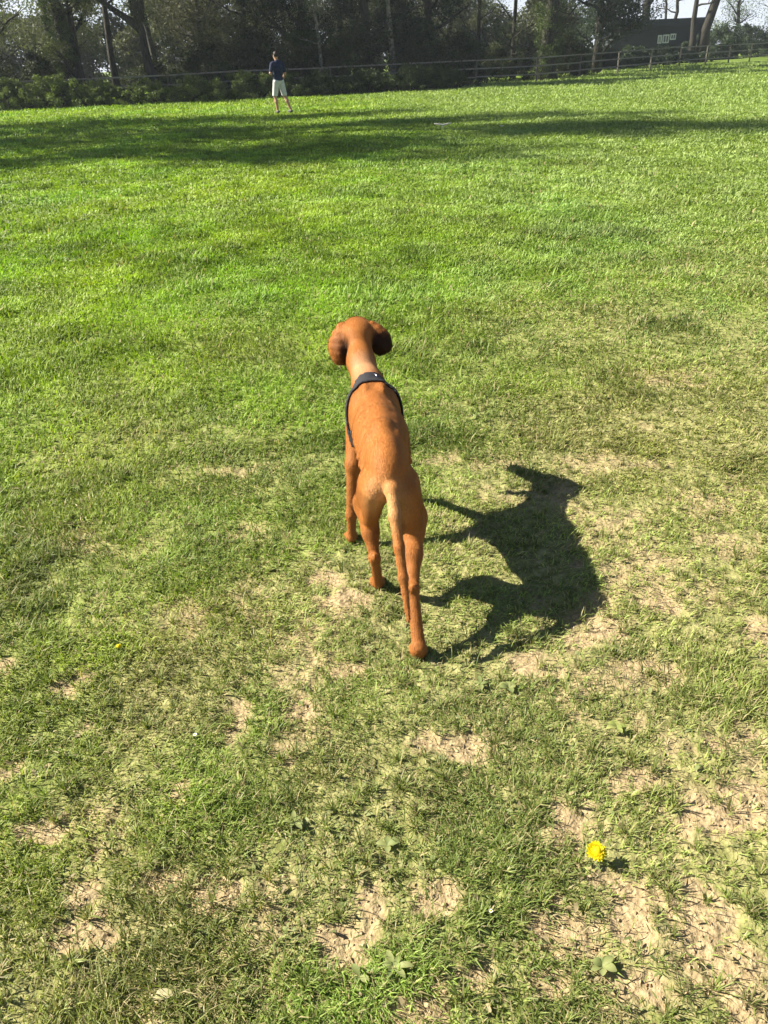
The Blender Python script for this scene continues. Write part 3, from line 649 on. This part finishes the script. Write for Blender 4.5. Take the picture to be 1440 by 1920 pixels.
for a in (La, Ra):
    T = person_field(); T.cone(a+np.array([0, -0.035, -0.035]), a+np.array([0.01, 0.155, -0.052]), 0.046, 0.036, 0.02); f = np.maximum(T.f, -Zp+0.002)
    V, Q = T.surf(f); mesh('shoe', V, Q, M_shoe, person, True)

# ------------------------------------------------------------------ trees and bushes
def leaves(centres, radii, n, size, c1, c2, flat=0.0, seed=0, jit=0.5):
    """n leaf faces scattered through clumps; centres (m,3), radii (m,)"""
    centres = np.asarray(centres); m = len(centres); n = int(n*1.7); size = size*0.70; k = rng.integers(0, m, n)
    d = rng.normal(0, 1, (n, 3)); d /= np.linalg.norm(d, axis=1)[:, None]
    p = centres[k]+d*(np.asarray(radii)[k]*rng.random(n)**0.45)[:, None]*np.array([1, 1, 0.8])
    a = rng.normal(0, 1, (n, 3)); a /= np.linalg.norm(a, axis=1)[:, None]
    b = np.cross(a, rng.normal(0, 1, (n, 3))); b /= np.linalg.norm(b, axis=1)[:, None]
    s = (size*(0.6+0.8*rng.random(n)))[:, None]
    V = np.stack([p-a*s, p+b*s*0.45-a*s*0.1, p+a*s, p-b*s*0.45-a*s*0.1], 1).reshape(-1, 3)
    F = np.arange(n)[:, None]*4+np.arange(4)
    cj = rng.random(m)[k][:, None]; u = np.clip(cj*(1-jit)+rng.random(n)[:, None]*jit, 0, 1)
    c = np.array(c1)*(1-u)+np.array(c2)*u
    return V, F, np.repeat(c, 4, axis=0)
def branch_tree(base, top, r0, nb, spread, lvl=2, start=0.3, wob=0.04, upb=0.6):
    """trunk + limbs as tubes; returns tubes and twig end points"""
    base = np.array(base, float); top = np.array(top, float); parts = []; tips = []
    def grow(p0, p1, ra, rb, level):
        n = 7 if level == 0 else 5; L = np.linalg.norm(p1-p0); t = np.linspace(0, 1, n)[:, None]
        pts = p0+(p1-p0)*t+rng.normal(0, (wob if level else wob*0.45)*L, (n, 3))*np.sin(t*np.pi)*0.8
        rad = ra+(rb-ra)*t[:, 0]
        if level == 0: rad[0] *= 1.35
        parts.append(tube(pts, rad, 9 if level == 0 else (6 if level == 1 else 4), level < 2))
        if level >= lvl:
            tips.extend([pts[-1], pts[-2], pts[-3]]); return
        q = nb if level == 0 else max(3, nb//2)
        for i in range(q):
            tt = start+(1-start)*(i+rng.random()*0.8)/q if level == 0 else 0.3+0.7*(i+rng.random())/q
            tt = min(tt, 0.98)
            pp = p0+(p1-p0)*tt; idx = tt*(n-1); lo = int(idx); pp = pts[lo]+(pts[min(lo+1, n-1)]-pts[lo])*(idx-lo)
            az = rng.random()*2*np.pi; el = upb*(0.4+rng.random()); dv = np.array([math.cos(az)*math.cos(el), math.sin(az)*math.cos(el), math.sin(el)])
            ll = spread*(0.5+0.6*rng.random())*(1.15-0.6*tt) if level == 0 else L*(0.35+0.3*rng.random())
            rr = (ra+(rb-ra)*tt)*(0.5 if level == 0 else 0.55)
            grow(pp, pp+dv*ll, rr, rr*0.3, level+1)
    grow(base, top, r0, r0*0.25, 0)
    return parts, np.array(tips)
def tree(name, label, cat, x, y, h, r, lean=(0, 0), nb=9, spread=3.0, nl=9000, size=0.07, c1=(0.03, 0.05, 0.012), c2=(0.10, 0.14, 0.03), clump=0.6, bark=None, ivy=0, start=0.3, extra=None, group='trees behind the fence', lvl=2, ivyc=None, crown_lo=None):
    b = (0, 0, -0.1); z0 = float(hgt(np.array([x]), np.array([y]))[0])
    root = empty(name, (x, y, z0), label, cat, group)
    parts, tips = branch_tree(b, (lean[0]*h, lean[1]*h, h), r, nb, spread, lvl, start)
    for e in (extra or []):
        p2, t2 = branch_tree(e[0], e[1], e[2], e[3], e[4], 2, 0.35); parts += p2; tips = np.concatenate([tips, t2])
    V, F = join(parts); mesh('trunk', V, F, bark or M_bark, root, True)
    if nl:
        t = tips if crown_lo is None else tips[tips[:, 2] > crown_lo]
        V, F, c = leaves(t, clump*(0.6+0.8*rng.random(len(t))), nl, size, c1, c2); mesh('crown', V, F, M_leaf, root, cols=c)
    if ivy:
        zz = rng.random(120)*ivy; aa = rng.random(120)*2*np.pi; rr = r*1.1
        rr = rr+0.12*rng.random(120)
        cs = np.stack([lean[0]*zz+rr*np.cos(aa), lean[1]*zz+rr*np.sin(aa), zz], -1)
        V, F, c = leaves(cs, 0.16+0.28*rng.random(120), 7000, 0.06, (0.03, 0.05, 0.016), (0.12, 0.16, 0.05)); mesh('ivy', V, F, M_leaf, root, cols=c)
    return root
def bush(name, label, cat, x, y, rx, ry, h, n, size, c1, c2, group, stems=10, z0=0, nc=40):
    root = empty(name, (x, y, float(hgt(np.array([x]), np.array([y]))[0])), label, cat, group)
    a = rng.random(nc)*2*np.pi; q = np.sqrt(rng.random(nc)); zz = rng.random(nc)
    prof = np.clip(1.05-zz**3, 0.25, 1); wv = 0.65+0.6*rng.random(nc)
    cs = np.stack([rx*q*np.cos(a)*prof*wv, ry*q*np.sin(a)*prof*wv, h*(0.08+0.85*zz)*(0.75+0.35*rng.random(nc))], -1)
    V, F, c = leaves(cs, (0.16+0.2*rng.random(nc))*h**0.6*(0.62 if nc > 100 else 1), n, size, c1, c2); mesh('foliage', V, F, M_leaf, root, cols=c)
    parts = []
    for i in range(stems):
        e = cs[rng.integers(nc)]; s = np.array([e[0]*0.35+rng.normal(0, 0.1), e[1]*0.35, -0.05]); m_ = (s+e)/2+rng.normal(0, 0.1*h, 3)
        parts.append(tube([(0, 0, -0.05), s+np.array([0, 0, 0.05]), m_, e*1.05], [0.03, 0.028, 0.018, 0.006], 5))
    V, F = join(parts); mesh('stems', V, F, M_bark, root, True)
    return root
G1, G2 = (0.022, 0.035, 0.010), (0.075, 0.10, 0.026)
SP1, SP2 = (0.10, 0.13, 0.05), (0.24, 0.28, 0.12)          # pale spring leaf
BR1, BR2 = (0.045, 0.042, 0.022), (0.11, 0.105, 0.05)      # brown twiggy growth
# shade trees outside the left edge, whose shadows cross the field
for nm, lb, x, y, h, sp, n in [('shade_tree', 'tall leafy tree at the left field edge nearest the camera', -21.5, 18.5, 17, 4.4, 10000), ('shade_tree', 'second very tall leafy tree along the left field edge', -19.5, 22.0, 22, 5.5, 11000),
                    ('shade_tree', 'broad very tall leafy tree third along the left field edge', -20.0, 24.4, 20, 5.0, 8500), ('shade_tree', 'leafy tree at the left field edge closest to the wood', -20.5, 29.0, 16, 3.8, 6000)]:
    tree(nm, lb, 'tree', x, y, h, 0.32, (0.0, 0), 16, sp, n, 0.15, G1, G2, 1.0, start=0.28, group='trees along the left field edge')
# the wood, left to right
tree('ivy_tree', 'ivy-covered tree at the far left of the wood', 'tree', -17.6, 41.5, 12, 0.24, (-0.03, 0), 12, 3.6, 9000, 0.085, (0.08, 0.10, 0.04), (0.20, 0.23, 0.10), 0.55, ivy=4.5, start=0.12)
tree('ivy_tree', 'thick twin-stemmed ivy-clad trunk left of the thin bare trunk', 'tree', -14.0, 42.0, 12, 0.34, (-0.10, 0), 12, 3.4, 10000, 0.08, (0.055, 0.065, 0.028), (0.14, 0.155, 0.065), 0.5, ivy=5, start=0.10,
     extra=[((0.45, 0, -0.1), (0.2, 0.3, 9), 0.2, 6, 2)])
tree('slim_tree', 'slim bare trunk just left of the forked leaning tree', 'tree', -12.3, 43.0, 13, 0.17, (-0.04, 0.0), 7, 2.6, 5000, 0.07, SP1, SP2, 0.6, start=0.34)
tree('forked_tree', 'grey forked tree leaning left behind the left fence rail', 'tree', -10.0, 41.6, 4.3, 0.30, (-0.10, 0), 3, 1.5, 3500, 0.06, SP1, SP2, 0.5, start=0.6,
     extra=[((-0.32, 0, 3.0), (-3.6, 0.3, 5.4), 0.17, 7, 1.8), ((-0.36, 0, 3.3), (0.9, 0.4, 9.0), 0.20, 8, 2.6), ((-0.38, 0, 3.5), (-0.9, 0.2, 11), 0.20, 8, 2.6)])
tree('thicket_tree', 'brown twiggy tree right of the forked leaning tree', 'tree', -7.9, 44.0, 9, 0.16, (0.02, 0), 12, 3.0, 9000, 0.07, BR1, BR2, 0.6, start=0.08)
tree('thicket_tree', 'olive-brown bushy tree left of the dark evergreen behind the person', 'tree', -5.7, 43.4, 9, 0.18, (0, 0), 13, 3.0, 12000, 0.075, (0.04, 0.042, 0.016), (0.11, 0.11, 0.04), 0.6, start=0.06)
tree('evergreen_tree', 'very dark dense evergreen behind the person', 'tree', -2.9, 43.0, 11, 0.30, (0, 0), 15, 3.2, 20000, 0.085, (0.008, 0.014, 0.005), (0.026, 0.038, 0.012), 0.75, start=0.05)
tree('pale_trunk_tree', 'slender pale-barked tree just right of the person', 'tree', -2.05, 41.4, 7, 0.10, (0.02, 0), 5, 1.6, 1500, 0.06, G1, G2, 0.5, bark=M_paleb, start=0.30)
tree('evergreen_tree', 'dark holly-like evergreen right of the slender pale-barked tree', 'tree', 0.1, 43.4, 10, 0.26, (0, 0), 15, 2.9, 17000, 0.085, (0.010, 0.018, 0.008), (0.035, 0.05, 0.018), 0.7, start=0.06)
tree('pale_trunk_tree', 'tree with blotchy pale trunk between two dark evergreens', 'tree', 1.45, 42.3, 10, 0.14, (-0.03, 0), 8, 2.0, 3000, 0.06, (0.05, 0.06, 0.04), (0.12, 0.14, 0.09), 0.5, bark=M_paleb, start=0.3)
tree('evergreen_tree', 'blue-green dark evergreen in the middle of the wood', 'tree', 3.3, 44.0, 10, 0.26, (0, 0), 15, 2.6, 15000, 0.085, (0.012, 0.022, 0.014), (0.035, 0.055, 0.035), 0.65, start=0.05)
tree('thicket_tree', 'sparse twiggy tree with sky showing through right of the middle evergreen', 'tree', 6.4, 49.0, 9, 0.14, (0, 0), 11, 2.8, 3800, 0.05, (0.09, 0.10, 0.06), (0.22, 0.24, 0.15), 0.7, start=0.16)
tree('thicket_tree', 'pale leafy tree left of the broad ivy trunk', 'tree', 8.6, 50.0, 9, 0.15, (0, 0), 11, 2.6, 6500, 0.055, (0.08, 0.10, 0.05), (0.20, 0.23, 0.12), 0.7, start=0.14)
tree('ivy_tree', 'broad ivy-clad trunk rising behind the rails right of centre', 'tree', 9.9, 46.8, 10, 0.45, (0.0, 0), 10, 2.6, 8000, 0.08, (0.04, 0.055, 0.025), (0.12, 0.14, 0.06), 0.55, ivy=5.5, start=0.2)
tree('evergreen_tree', 'dark evergreen between the ivy trunk and the shed', 'tree', 14.0, 52.0, 10, 0.26, (0, 0), 15, 2.8, 16000, 0.095, (0.014, 0.026, 0.018), (0.045, 0.065, 0.04), 0.7, start=0.05)
tree('evergreen_tree', 'grey-green dense tree left end of the shed', 'tree', 16.0, 60.0, 9, 0.24, (0, 0), 14, 2.6, 12000, 0.10, (0.03, 0.05, 0.035), (0.10, 0.14, 0.09), 0.6, start=0.1)
tree('bare_tree', 'thick bare trunk rising behind the shed roof near its middle', 'tree', 25.6, 80.0, 14, 0.42, (0.0, 0), 9, 4.5, 1500, 0.06, SP1, SP2, 0.6, start=0.24)
tree('bare_tree', 'thin twin-stemmed bare tree behind the shed roof', 'tree', 28.4, 82.0, 12, 0.20, (0.06, 0), 8, 3.0, 900, 0.06, SP1, SP2, 0.6, start=0.3, extra=[((0.3, 0, 0), (-1.8, 0, 9), 0.16, 5, 2)])
tree('bare_tree', 'thick dark twin trunk at the right end of the shed', 'tree', 26.6, 68.5, 14, 0.42, (0.01, 0), 9, 4.5, 1200, 0.06, SP1, SP2, 0.6, start=0.3, extra=[((-0.7, 0, 0), (-1.6, 0, 9), 0.26, 5, 2.4)])
tree('spring_tree', 'pale spring-leaved bushy tree right of the shed', 'tree', 33.0, 78.0, 8, 0.2, (0, 0), 14, 3.4, 6500, 0.085, (0.10, 0.14, 0.09), (0.24, 0.30, 0.18), 0.8, start=0.12)
tree('spring_tree', 'pale thin-leaved tree at the right edge of the picture', 'tree', 38.5, 80.0, 8, 0.2, (0, 0), 14, 3.6, 6500, 0.085, (0.10, 0.14, 0.10), (0.24, 0.30, 0.20), 0.8, start=0.12)
# deeper wood behind
deep = [(-22, 52), (-17.5, 50), (-13, 54), (-9.5, 51), (-5, 55), (-1.2, 50), (2.4, 56), (5.5, 58), (11.5, 57), (14.5, 66), (-20, 60), (-7, 62)]
words = ['behind the far-left ivy tree', 'behind the twin ivy trunk', 'seen between the slim trunk and the forked tree', 'behind the brown twiggy tree', 'deep in shade left of the person', 'deep in shade right of the person',
         'behind the blotchy pale trunk', 'behind the sparse twiggy tree', 'behind the broad ivy trunk', 'far back left of the shed', 'farthest back at the far left', 'farthest back behind the forked tree']
for (x, y), wd in zip(deep, words):
    tree('woodland_tree', 'grey-green woodland tree '+wd, 'tree', x, y, 10+3*random.random(), 0.2, (0.02*random.uniform(-1, 1), 0), 11, 3.4, 9000, 0.10, (0.05, 0.056, 0.03), (0.16, 0.17, 0.09), 0.8, start=0.12)
# brambles and shrubs under the trees
bl = [(-18.8, 38.9, 'bramble clump at the far left under the ivy tree'), (-16.4, 38.6, 'bramble clump below the twin ivy trunk'), (-14.1, 38.8, 'bramble clump below the slim trunk'), (-11.9, 39.0, 'bramble clump left of the forked tree foot'), (-9.8, 39.1, 'bramble clump at the foot of the forked tree'),
      (-7.7, 39.3, 'bramble clump right of the forked tree'), (-5.6, 39.5, 'bramble clump well left of the person'), (-3.7, 39.7, 'bramble clump directly behind the person'), (-1.8, 40.0, 'bramble clump just right of the person'), (0.1, 40.1, 'bramble clump below the blotchy pale trunk'), (2.0, 40.3, 'dark bramble clump below the middle evergreen'), (3.9, 40.7, 'bramble clump where the open rails begin')]
for k, (x, y, lb) in enumerate(bl):
    d = k >= 7
    bush('bramble_bush', lb, 'bramble bush', x+rng.normal(0, 0.25), y+rng.normal(0, 0.15), 1.75+0.4*rng.random(), 0.8, (0.95+0.4*rng.random()), 7000, 0.06, (0.02, 0.032, 0.008) if d else (0.055, 0.075, 0.018), (0.06, 0.09, 0.02) if d else (0.16, 0.21, 0.05), 'brambles along the wood edge', 12, nc=110)
sh = [(-20, 43.5, 2.6, 'shrub at the far left inside the wood'), (-16, 43.5, 2.4, 'shrub between the two ivy trees'), (-11.2, 45.5, 1.9, 'shrub seen past the forked tree'), (-6.7, 45, 2.6, 'brown shrub left of the dark evergreen'), (-0.9, 44.8, 2.8, 'dark shrub filling the gap right of the dark evergreen'),
      (2.2, 45.4, 2.6, 'dark shrub behind the blotchy trunk'), (5.0, 45.8, 2.3, 'dark shrub right of the middle evergreen'), (7.3, 47.5, 1.9, 'dark shrub under the sparse twiggy tree'), (11.6, 50, 2.1, 'shrub right of the broad ivy trunk'), (-8.9, 47, 2.2, 'shrub under the brown twiggy tree')]
sh += [(-18.2, 40.9, 2.3, 'shrub in front of the far-left ivy tree'), (-15.4, 41.0, 2.1, 'shrub in front of the twin ivy trunk'), (-7.6, 42.0, 2.5, 'olive shrub right of the forked tree foot'), (-5.2, 42.2, 3.0, 'tall dark shrub behind the person on the left'),
       (-3.0, 42.0, 3.2, 'tall dark shrub straight behind the person'), (-0.6, 42.3, 3.0, 'tall dark shrub just right of the slender pale tree'), (2.9, 43.0, 2.9, 'tall dark shrub before the middle evergreen'), (5.2, 44.2, 2.4, 'dark shrub behind the first open rails')]
for x, y, h, lb in sh:
    bush('shrub', lb, 'shrub', x, y, 1.9, 1.2, h, 6500, 0.08, (0.02, 0.028, 0.010), (0.065, 0.08, 0.03), 'shrubs inside the wood', 14)
hd = [(15.5, 57.5, 'hedge bush left of the shed'), (19, 61.5, 'hedge bush below the left end of the shed'), (22.5, 65, 'hedge bush below the middle of the shed'), (26, 69.5, 'hedge bush below the right end of the shed'), (30, 73, 'hedge bush right of the shed'), (34, 77, 'hedge bush below the pale spring tree'), (38.5, 81, 'hedge bush at the right edge'), (43, 85, 'hedge bush beyond the right edge')]
for k, (x, y, lb) in enumerate(hd):
    bush('hedge_bush', lb, 'hedge', x, y, 2.9, 1.4, (2.5 if k > 3 else 1.25), 9500, 0.10, (0.035, 0.055, 0.035), (0.09, 0.125, 0.07), 'hedge behind the rails on the right', 10, nc=60)

# the far mass of the wood behind the trees one can tell apart
n = 700; wx = -45+62*rng.random(n)**1.15; wy = 64+0.25*(wx+20)*0.2+5*rng.random(n); wz = 0.3+rng.random(n)**1.1*(6.6+2.4*sstep(-16, -8, wx)-4.5*sstep(-2, 16, wx))*(0.55+0.6*vn(wx*0.35, wy*0+3.1, 5))
V, F, c = leaves(np.stack([wx, wy, wz], -1), 0.9+0.8*rng.random(n), 150000, 0.19, (0.05, 0.055, 0.032), (0.15, 0.16, 0.09), jit=0.4)
o = mesh('far_wood', V, F, M_leaf, cols=c); tag(o, 'hazy grey-green mass of far woodland behind the nearer trees', 'wood', kind='stuff')
# ------------------------------------------------------------------ post and rail fence
fl = np.array([(-24, 38.2), (-12, 39.6), (-5.8, 40.5), (0.2, 41.3), (3.0, 41.8), (8.66, 44.5), (13.9, 49.0), (21.2, 56.0), (27.2, 62.0), (36, 71.0), (46, 82.0)], float)
seg = np.linalg.norm(np.diff(fl, axis=0), axis=1); cum = np.concatenate([[0], np.cumsum(seg)])
ns = 24; tt = np.linspace(0, cum[-1], ns); fp = np.stack([np.interp(tt, cum, fl[:, 0]), np.interp(tt, cum, fl[:, 1])], -1)
fence = empty('rail_fence', (fp[0][0], fp[0][1], 0), 'long weathered wooden post-and-rail fence with three rails along the wood', 'fence')
F0 = np.array([fp[0][0], fp[0][1], 0]); gzs = hgt(fp[:, 0], fp[:, 1])
pm = mesh('post', *join([boxp((0, 0, 0.55), (0.08, 0.075, 1.14)), tube([(0, 0, 1.115), (0, 0, 1.14)], [0.05, 0.025], 4)]), M_post, fence)
for k in range(ns):
    o = pm if k == 0 else pm.copy()
    if k: COL.objects.link(o); o.parent = fence
    o.location = (fp[k][0]-F0[0], fp[k][1]-F0[1], gzs[k]); dv = fp[min(k+1, ns-1)]-fp[max(k-1, 0)]; o.rotation_euler = (rng.normal(0, 0.015), rng.normal(0, 0.015), math.atan2(dv[1], dv[0]))
for k in range(ns-1):
    dv = fp[k+1]-fp[k]; L = np.linalg.norm(dv); ux = np.array([dv[0]/L, dv[1]/L, 0]); uy = np.array([ux[1], -ux[0], 0.0])
    for z in (1.13, 0.76, 0.40):
        j0, j1 = rng.normal(0, 0.012, 2)
        a = np.array([fp[k][0], fp[k][1], gzs[k]+z+j0])-F0+uy*0.075-ux*0.06; b = np.array([fp[k+1][0], fp[k+1][1], gzs[k+1]+z+j1])-F0+uy*0.075-ux*0.075
        ax_ = (b-a)/np.linalg.norm(b-a); az_ = np.cross(ax_, -uy)
        if az_[2] < 0: az_ = -az_
        mesh('rail', *join([boxp((a+b)/2, (np.linalg.norm(b-a)-0.01, 0.03, 0.062), np.stack([ax_, uy, az_], 1))]), M_wood, fence)

# ------------------------------------------------------------------ dark shed beyond the fence
sx0, sx1, sy = 21.2, 29.1, 75.0
shed = empty('shed', ((sx0+sx1)/2, sy, 0), 'long low dark boarded shed beyond the fence on the right', 'shed')
W = sx1-sx0
mesh('wall', *join([boxp((0, 2.2, 1.35), (W, 4.4, 2.9))]), M_shed, shed)
mesh('roof', *join([boxp((0, 2.2, 3.00), (W+0.6, 5.2, 0.16), rotm((1, 0, 0), 0.06)), boxp((0, -0.36, 3.0), (W+0.6, 0.05, 0.50))]), M_roof, shed)
for k, (xx, wd, hh, zz) in enumerate([(0.20, 0.26, 0.62, 1.80), (0.72, 0.45, 0.62, 1.82), (1.32, 0.40, 0.45, 1.95)]):
    fr = mesh('window', *join([boxp((xx-wd/2, -0.03, zz), (0.09, 0.06, hh)), boxp((xx+wd/2, -0.03, zz), (0.09, 0.06, hh)), boxp((xx, -0.03, zz+hh/2-0.045), (wd-0.09, 0.06, 0.09)), boxp((xx, -0.03, zz-hh/2+0.045), (wd-0.09, 0.06, 0.09)), boxp((xx, -0.03, zz), (0.05, 0.05, hh-0.18))]), M_white, shed)
    mesh('pane', *join([boxp((xx, -0.012, zz), (wd-0.1, 0.02, hh-0.1))]), M_glass, fr)
mesh('door', *join([boxp((2.9, -0.025, 0.95), (0.9, 0.05, 1.95))]), M_shed, shed)

# ------------------------------------------------------------------ small things on the grass
def gz1(x, y): return float(hgt(np.array([x]), np.array([y]))[0])
def dandelion(x, y, R, h, label, tilt=(0.1, -0.3), squash=1.0):
    root = empty('dandelion', (x, y, gz1(x, y)), label, 'dandelion', 'dandelions in the grass')
    tp = np.array([tilt[0]*h, tilt[1]*h, h])
    mesh('stem', *join([tube([(0, 0, -0.005), tp*0.5+np.array([0, 0, 0.002]), tp], [0.0022, 0.002, 0.0022], 6)]), noisy('dandelion_stem', (0.2, 0.26, 0.07), (0.3, 0.3, 0.12), 30), root, True)
    Vp, Cp = [], []; ax = Vector((tilt[0], tilt[1], 1)).normalized(); Mq = np.array(ax.to_track_quat('Z', 'Y').to_matrix()); n = 150
    for k in range(n):
        t = k/n; a = k*2.39996; el = math.radians(82*(1-t**0.75)+8*rng.random()+2); l = R*(0.35+0.65*t**0.6)*(0.9+0.2*rng.random())*squash
        d = np.array([math.cos(a)*math.cos(el), math.sin(a)*math.cos(el), math.sin(el)]); sd_ = np.array([-math.sin(a), math.cos(a), 0])*R*0.085
        b0 = np.array([0, 0, 0.001]); Vp += [b0-sd_*0.4, b0+sd_*0.4, b0+d*l+sd_, b0+d*l*1.06, b0+d*l-sd_]
        cc = np.array([0.80, 0.56, 0.008]) if t < 0.45 else np.array([0.85, 0.72, 0.015]); Cp += [cc*(0.9+0.15*rng.random())]*5
    Vp = np.array(Vp)@Mq.T+tp
    mesh('flower_head', Vp, np.arange(n)[:, None]*5+np.arange(5), M_petal, root, cols=np.array(Cp))
    mesh('disc', *join([tube([tp, tp+np.array(ax)*R*0.45, tp+np.array(ax)*R*0.72], [R*0.66, R*0.56, R*0.22], 12)]), M_petal, root, True, cols=np.tile(np.array([0.86, 0.68, 0.01]), (38, 1)))
    bz = tube([tp-np.array(ax)*0.010, tp-np.array(ax)*0.004, tp+np.array(ax)*0.002], [0.003, R*0.32, R*0.30], 10); mesh('bract', *join([bz]), noisy('bract_green', (0.1, 0.16, 0.04), (0.18, 0.22, 0.07), 40), root, True)
    return root
dandelion(0.417, 0.985, 0.0215, 0.035, 'bright open yellow dandelion in the near right foreground')
dandelion(-0.819, 1.712, 0.0125, 0.022, 'small half-closed dandelion in the grass at left', (0.3, 0.2), 0.8)
def rosette(name, x, y, n, ln, wd, label, c1, c2, group, up_=0.35, cat='weed'):
    z = gz1(x, y); V, F, C = [], [], []; off = 0
    for k in range(n):
        a = 2*math.pi*k/n+rng.normal(0, 0.25); l = ln*(0.6+0.55*rng.random()); w_ = wd*(0.8+0.4*rng.random()); d = np.array([math.cos(a), math.sin(a), 0]); s_ = np.array([-d[1], d[0], 0]); m = 7
        tl_ = up_*(0.6+0.8*rng.random()); cc = np.array(c1)+(np.array(c2)-np.array(c1))*rng.random()
        for i in range(m):
            t = i/(m-1); wv = w_*(math.sin(math.pi*min(1, 0.06+t*0.93)**1.25)**0.8+0.08); p = d*l*t+np.array([0, 0, 0.012+l*tl_*math.sin(t*2.3)*0.6])
            V += [p-s_*wv*0.5+np.array([0, 0, wv*0.16]), p, p+s_*wv*0.5+np.array([0, 0, wv*0.16])]; C += [cc, cc*1.12, cc]
            if i: 
                q = off+i*3; F += [[q-3, q-2, q+1, q], [q-2, q-1, q+2, q+1]]
        off += m*3
    o = mesh(name, np.array(V), np.array(F), M_leaf, smooth=True, cols=np.array(C), loc=(x, y, z)); tag(o, label, cat, group); return o
W1, W2 = (0.15, 0.185, 0.06), (0.27, 0.29, 0.11)
rosette('broadleaf_weed', -0.020, 0.765, 6, 0.034, 0.0124, 'star-shaped broadleaf rosette near the bottom centre edge', W1, W2, 'broadleaf weeds in the turf')
rosette('broadleaf_weed', -0.085, 0.750, 3, 0.024, 0.0112, 'small three-leaved rosette left of the star-shaped rosette', W1, W2, 'broadleaf weeds in the turf')
rosette('broadleaf_weed', -0.025, 1.030, 4, 0.029, 0.0149, 'four-leaved rosette in the turf midway below the dog', W1, W2, 'broadleaf weeds in the turf')
rosette('broadleaf_weed', 0.320, 1.485, 5, 0.033, 0.0174, 'round-leaved rosette below the tail shadow of the dog', W1, W2, 'broadleaf weeds in the turf')
rosette('broadleaf_weed', 0.376, 0.752, 7, 0.026, 0.0136, 'leafy rosette below the bright open dandelion', W1, W2, 'broadleaf weeds in the turf')
rosette('broadleaf_weed', 0.245, 1.500, 4, 0.027, 0.0124, 'pale-leaved rosette left of the round-leaved rosette', W1, W2, 'broadleaf weeds in the turf')
rosette('broadleaf_weed', -0.235, 1.090, 6, 0.027, 0.0087, 'narrow-leaved rosette left of centre foreground', W1, W2, 'broadleaf weeds in the turf')
rosette('broadleaf_weed', 0.570, 1.330, 5, 0.031, 0.0124, 'yellowish rosette above the right bare patches', (0.2, 0.24, 0.06), (0.34, 0.36, 0.12), 'broadleaf weeds in the turf')
o = rosette('fallen_leaf', -0.480, 0.732, 1, 0.042, 0.020, 'single pale dry leaf lying near the bottom left corner', (0.42, 0.38, 0.20), (0.45, 0.40, 0.22), None, 0.15, 'leaf')
def daisy(x, y, R, label):
    root = empty('daisy', (x, y, gz1(x, y)), label, 'daisy', 'daisies in the grass'); h = 0.022
    mesh('stem', *join([tube([(0, 0, -0.004), (0.002, 0, h*0.5), (0, 0, h)], [0.001, 0.001, 0.0012], 5)]), bpy.data.materials['dandelion_stem'], root, True)
    V = []
    for k in range(16):
        a = 2*math.pi*k/16; d = np.array([math.cos(a), math.sin(a), 0.5]); s_ = np.array([-math.sin(a), math.cos(a), 0])*R*0.17; b = np.array([0, 0, h]); V += [b-s_*0.4, b+s_*0.4, b+d*R+s_, b+d*R-s_]
    mesh('petals', np.array(V), np.arange(16)[:, None]*4+np.arange(4), M_white, root)
    mesh('flower_centre', *join([tube([(0, 0, h-0.001), (0, 0, h+0.002), (0, 0, h+0.004)], [R*0.3, R*0.35, R*0.12], 8)]), noisy('daisy_yellow', (0.7, 0.5, 0.02), (0.8, 0.6, 0.05), 60), root, True)
daisy(-0.512, 1.353, 0.005, 'tiny white daisy at left below the small dandelion')
daisy(0.179, 0.862, 0.004, 'tiny white daisy left of the bright open dandelion')
daisy(3.106, 19.23, 0.05, 'white flower far off in the field right of the pale stick')
sx_, sy_ = 1.766, 19.5; sz = gz1(sx_, sy_)
st = mesh('stick', *join([tube([(-0.20, 0.02, 0.115), (-0.10, 0.0, 0.10), (0.0, -0.02, 0.08), (0.10, 0, 0.095), (0.21, 0.03, 0.11)], [0.012, 0.02, 0.022, 0.018, 0.010], 8), tube([(0, -0.02, 0.0), (0.0, -0.02, 0.08)], [0.012, 0.016], 6)]), M_stick, smooth=True, loc=(sx_, sy_, sz))
tag(st, 'pale bent stick lying out in the far shaded grass', 'stick')

# ------------------------------------------------------------------ thin bright air
hm = bpy.data.materials.new('thin_haze'); hm.use_nodes = True; hn = hm.node_tree; hn.nodes.clear()
ho = hn.nodes.new('ShaderNodeOutputMaterial'); hv = hn.nodes.new('ShaderNodeVolumePrincipled'); hv.inputs['Color'].default_value = (0.85, 0.93, 1.0, 1); hv.inputs['Density'].default_value = 0.0006; hv.inputs['Anisotropy'].default_value = 0.2
hn.links.new(hv.outputs[0], ho.inputs['Volume'])
hz_ = mesh('haze', *join([boxp((0, 0, 17), (860, 860, 37))]), hm); tag(hz_, 'thin pale air over the field', 'haze', kind='stuff')
